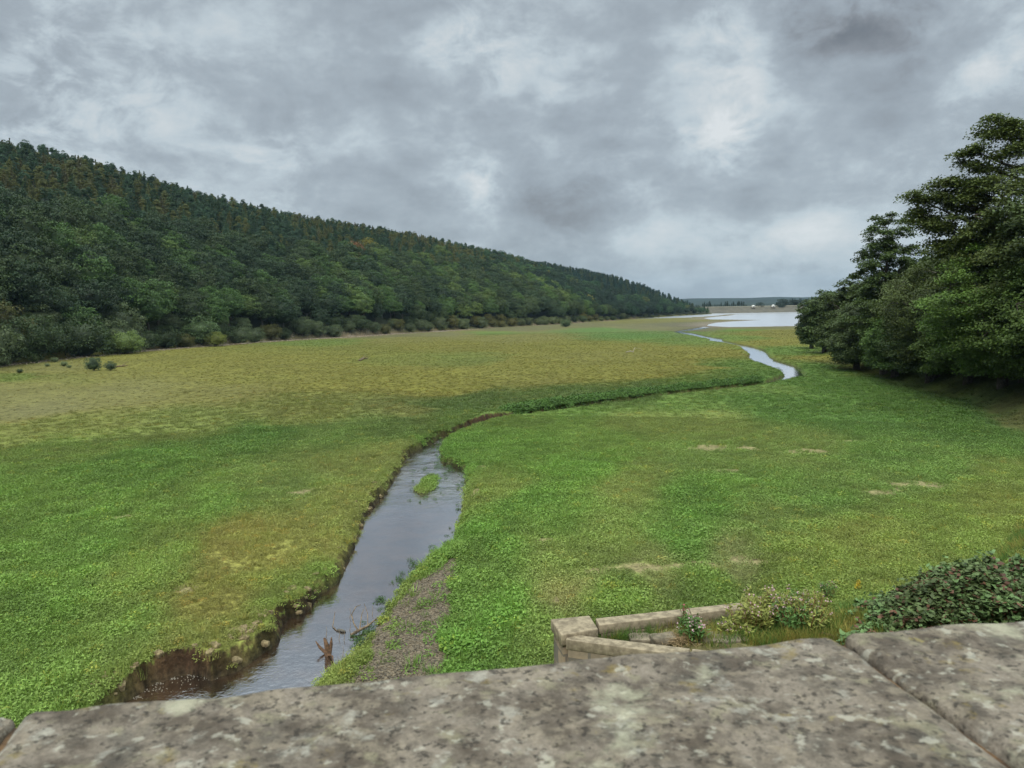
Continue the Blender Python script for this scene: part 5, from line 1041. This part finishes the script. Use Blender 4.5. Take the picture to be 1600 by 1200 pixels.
# ------------------------------------------------------------------ dam, valve towers, far trees
DY = 938.; DZ = 4.6
dm = empty('dam', (320, DY, 0)); tag(dm, 'long low stone-faced dam closing the far end of the lake', 'dam')
def strip(name, prof, x0, x1, mat, bow=0):
    xs = np.linspace(x0, x1, 60); V = [(x_ - 320, y_ - DY, z_) for x_ in xs for (y_, z_) in prof]; k = len(prof)
    Qs = [(a_ * k + b_, (a_ + 1) * k + b_, (a_ + 1) * k + b_ + 1, a_ * k + b_ + 1) for a_ in range(59) for b_ in range(k - 1)]
    return link(name, newmesh(name, V, Qs, mat), dm)
strip('pitched_face', [(DY - 36, -6.2), (DY - 25, -3.4), (DY - 14, -.2), (DY - 11, .0), (DY, DZ - .8)], 140, 620, simplemat('stone_pitching', srgb(64, 61, 52), srgb(84, 80, 68), .25, detail=8))
strip('crest_wall', [(DY, DZ - .9), (DY, DZ + .35), (DY + .5, DZ + .35), (DY + .5, DZ - .7)], 140, 620, simplemat('pale_stone', srgb(104, 104, 92), srgb(124, 122, 108), .5))
strip('crest_road', [(DY + .5, DZ - .75), (DY + 6, DZ - .7), (DY + 24, -2)], 140, 620, simplemat('dam_grass', srgb(78, 92, 54), srgb(98, 106, 64), .3))
M_white = simplemat('white_render', (.72, .72, .68), (.8, .8, .76), 1, bump=.1); M_slate = simplemat('slate', (.10, .10, .11), (.16, .16, .17), 2); M_win = simplemat('dark_opening', (.01, .012, .015), (.02, .022, .025), 2)
for i_, (px, lab) in enumerate([(1177, 'left of the two small white valve towers at the foot of the dam'), (1208, 'right of the two small white valve towers at the foot of the dam')]):
    p = pixd(px, 482, (DY - 5) / math.cos(az_of(px, 482))); e = empty('valve_tower', (p[0], p[1], -4.1)); e.scale = (.72, .72, .72); e.location.z = -1.7; tag(e, lab, 'tower', 'valve towers at the dam')
    def bx(nm, c, sz, mat, par): b = MB(); b.box(c, sz); return b.build(nm, mat, par)
    bx('pier', (0, 0, 2.4), (4.2, 4.2, 7.6), M_dark, e); bx('ledge', (0, 0, 6.35), (5.6, 5.6, .3), M_cop, e); wl_ = bx('walls', (0, 0, 8.0), (4.6, 4.6, 3.0), M_white, e)
    for sx in (-1.2, 1.2): bx('window', (sx, -2.32, 8.1), (.8, .1, 1.3), M_win, e)
    bx('door', (0, -2.32, 7.5), (.9, .12, 2.0), M_win, e)
    b = MB(); b.add([(-2.7, -2.7, 9.5), (2.7, -2.7, 9.5), (2.7, 2.7, 9.5), (-2.7, 2.7, 9.5), (-.3, 0, 10.7), (.3, 0, 10.7), (.3, .01, 10.7), (-.3, .01, 10.7)], [(0, 1, 5, 4), (1, 2, 6, 5), (2, 3, 7, 6), (3, 0, 4, 7), (4, 5, 6, 7), (3, 2, 1, 0)]); b.build('roof', M_white, e)
    b = MB(); b.box((0, 11, 7.3), (1.2, 18, .25)); b.build('footbridge', M_dark, e)
fr = np.random.default_rng(33); FT = []
for px in np.arange(1098, 1164, 3.2): FT.append((px, 'larch_tree', fr.uniform(.42, .75), 1000 + fr.uniform(0, 60)))
FT += [(1154, 'larch_tree', .95, 1010), (1159, 'larch_tree', .8, 1015), (1146, 'larch_tree', .75, 1010), (1109, 'larch_tree', .85, 1010), (1187, 'broadleaf_tree', 1.12, 990), (1191, 'broadleaf_tree', .9, 1000)]
for px in np.arange(1166, 1216, 4): FT.append((px, 'broadleaf_tree', fr.uniform(.35, .6), 985 + fr.uniform(0, 40)))
for px in np.arange(1214, 1300, 3.4): FT.append((px, 'broadleaf_tree' if fr.random() < .6 else 'larch_tree', fr.uniform(.8, 1.15), 985 + fr.uniform(0, 60)))
FT += [(1221, 'broadleaf_tree', 1.45, 1005), (1226, 'broadleaf_tree', 1.4, 1010)]
FT.sort()
for i_, (px, kd, s_, r_) in enumerate(FT):
    p = pixd(px, 478, r_); z = gz(p[0], p[1])
    lab = 'big round tree alone on the skyline above the left valve tower' if (px == 1187) else '%s beyond the dam, %s from the left in the far tree line' % ('conifer' if kd == 'larch_tree' else 'round dark tree', ordinal(i_ + 1))
    place_tree(kd, i_ % 3, p[0], p[1], z - .3, s_, i_ * 1.1, tuple(np.array(srgb(40, 56, 44))), lab, 'tree', 'trees beyond the dam')

# ------------------------------------------------------------------ the damp air over the valley
b = MB(); b.box((0, 0, 70), (9400, 9400, 170)); m, t = newmat('haze_air')
pv = t.n('ShaderNodeVolumePrincipled'); pv.inputs['Color'].default_value = (.50, .74, 1.0, 1); pv.inputs['Density'].default_value = .00005; pv.inputs['Anisotropy'].default_value = .1
t.n('ShaderNodeOutputMaterial', i_1=pv.outputs[0]); o = b.build('haze', m); tag(o, kind='stuff')
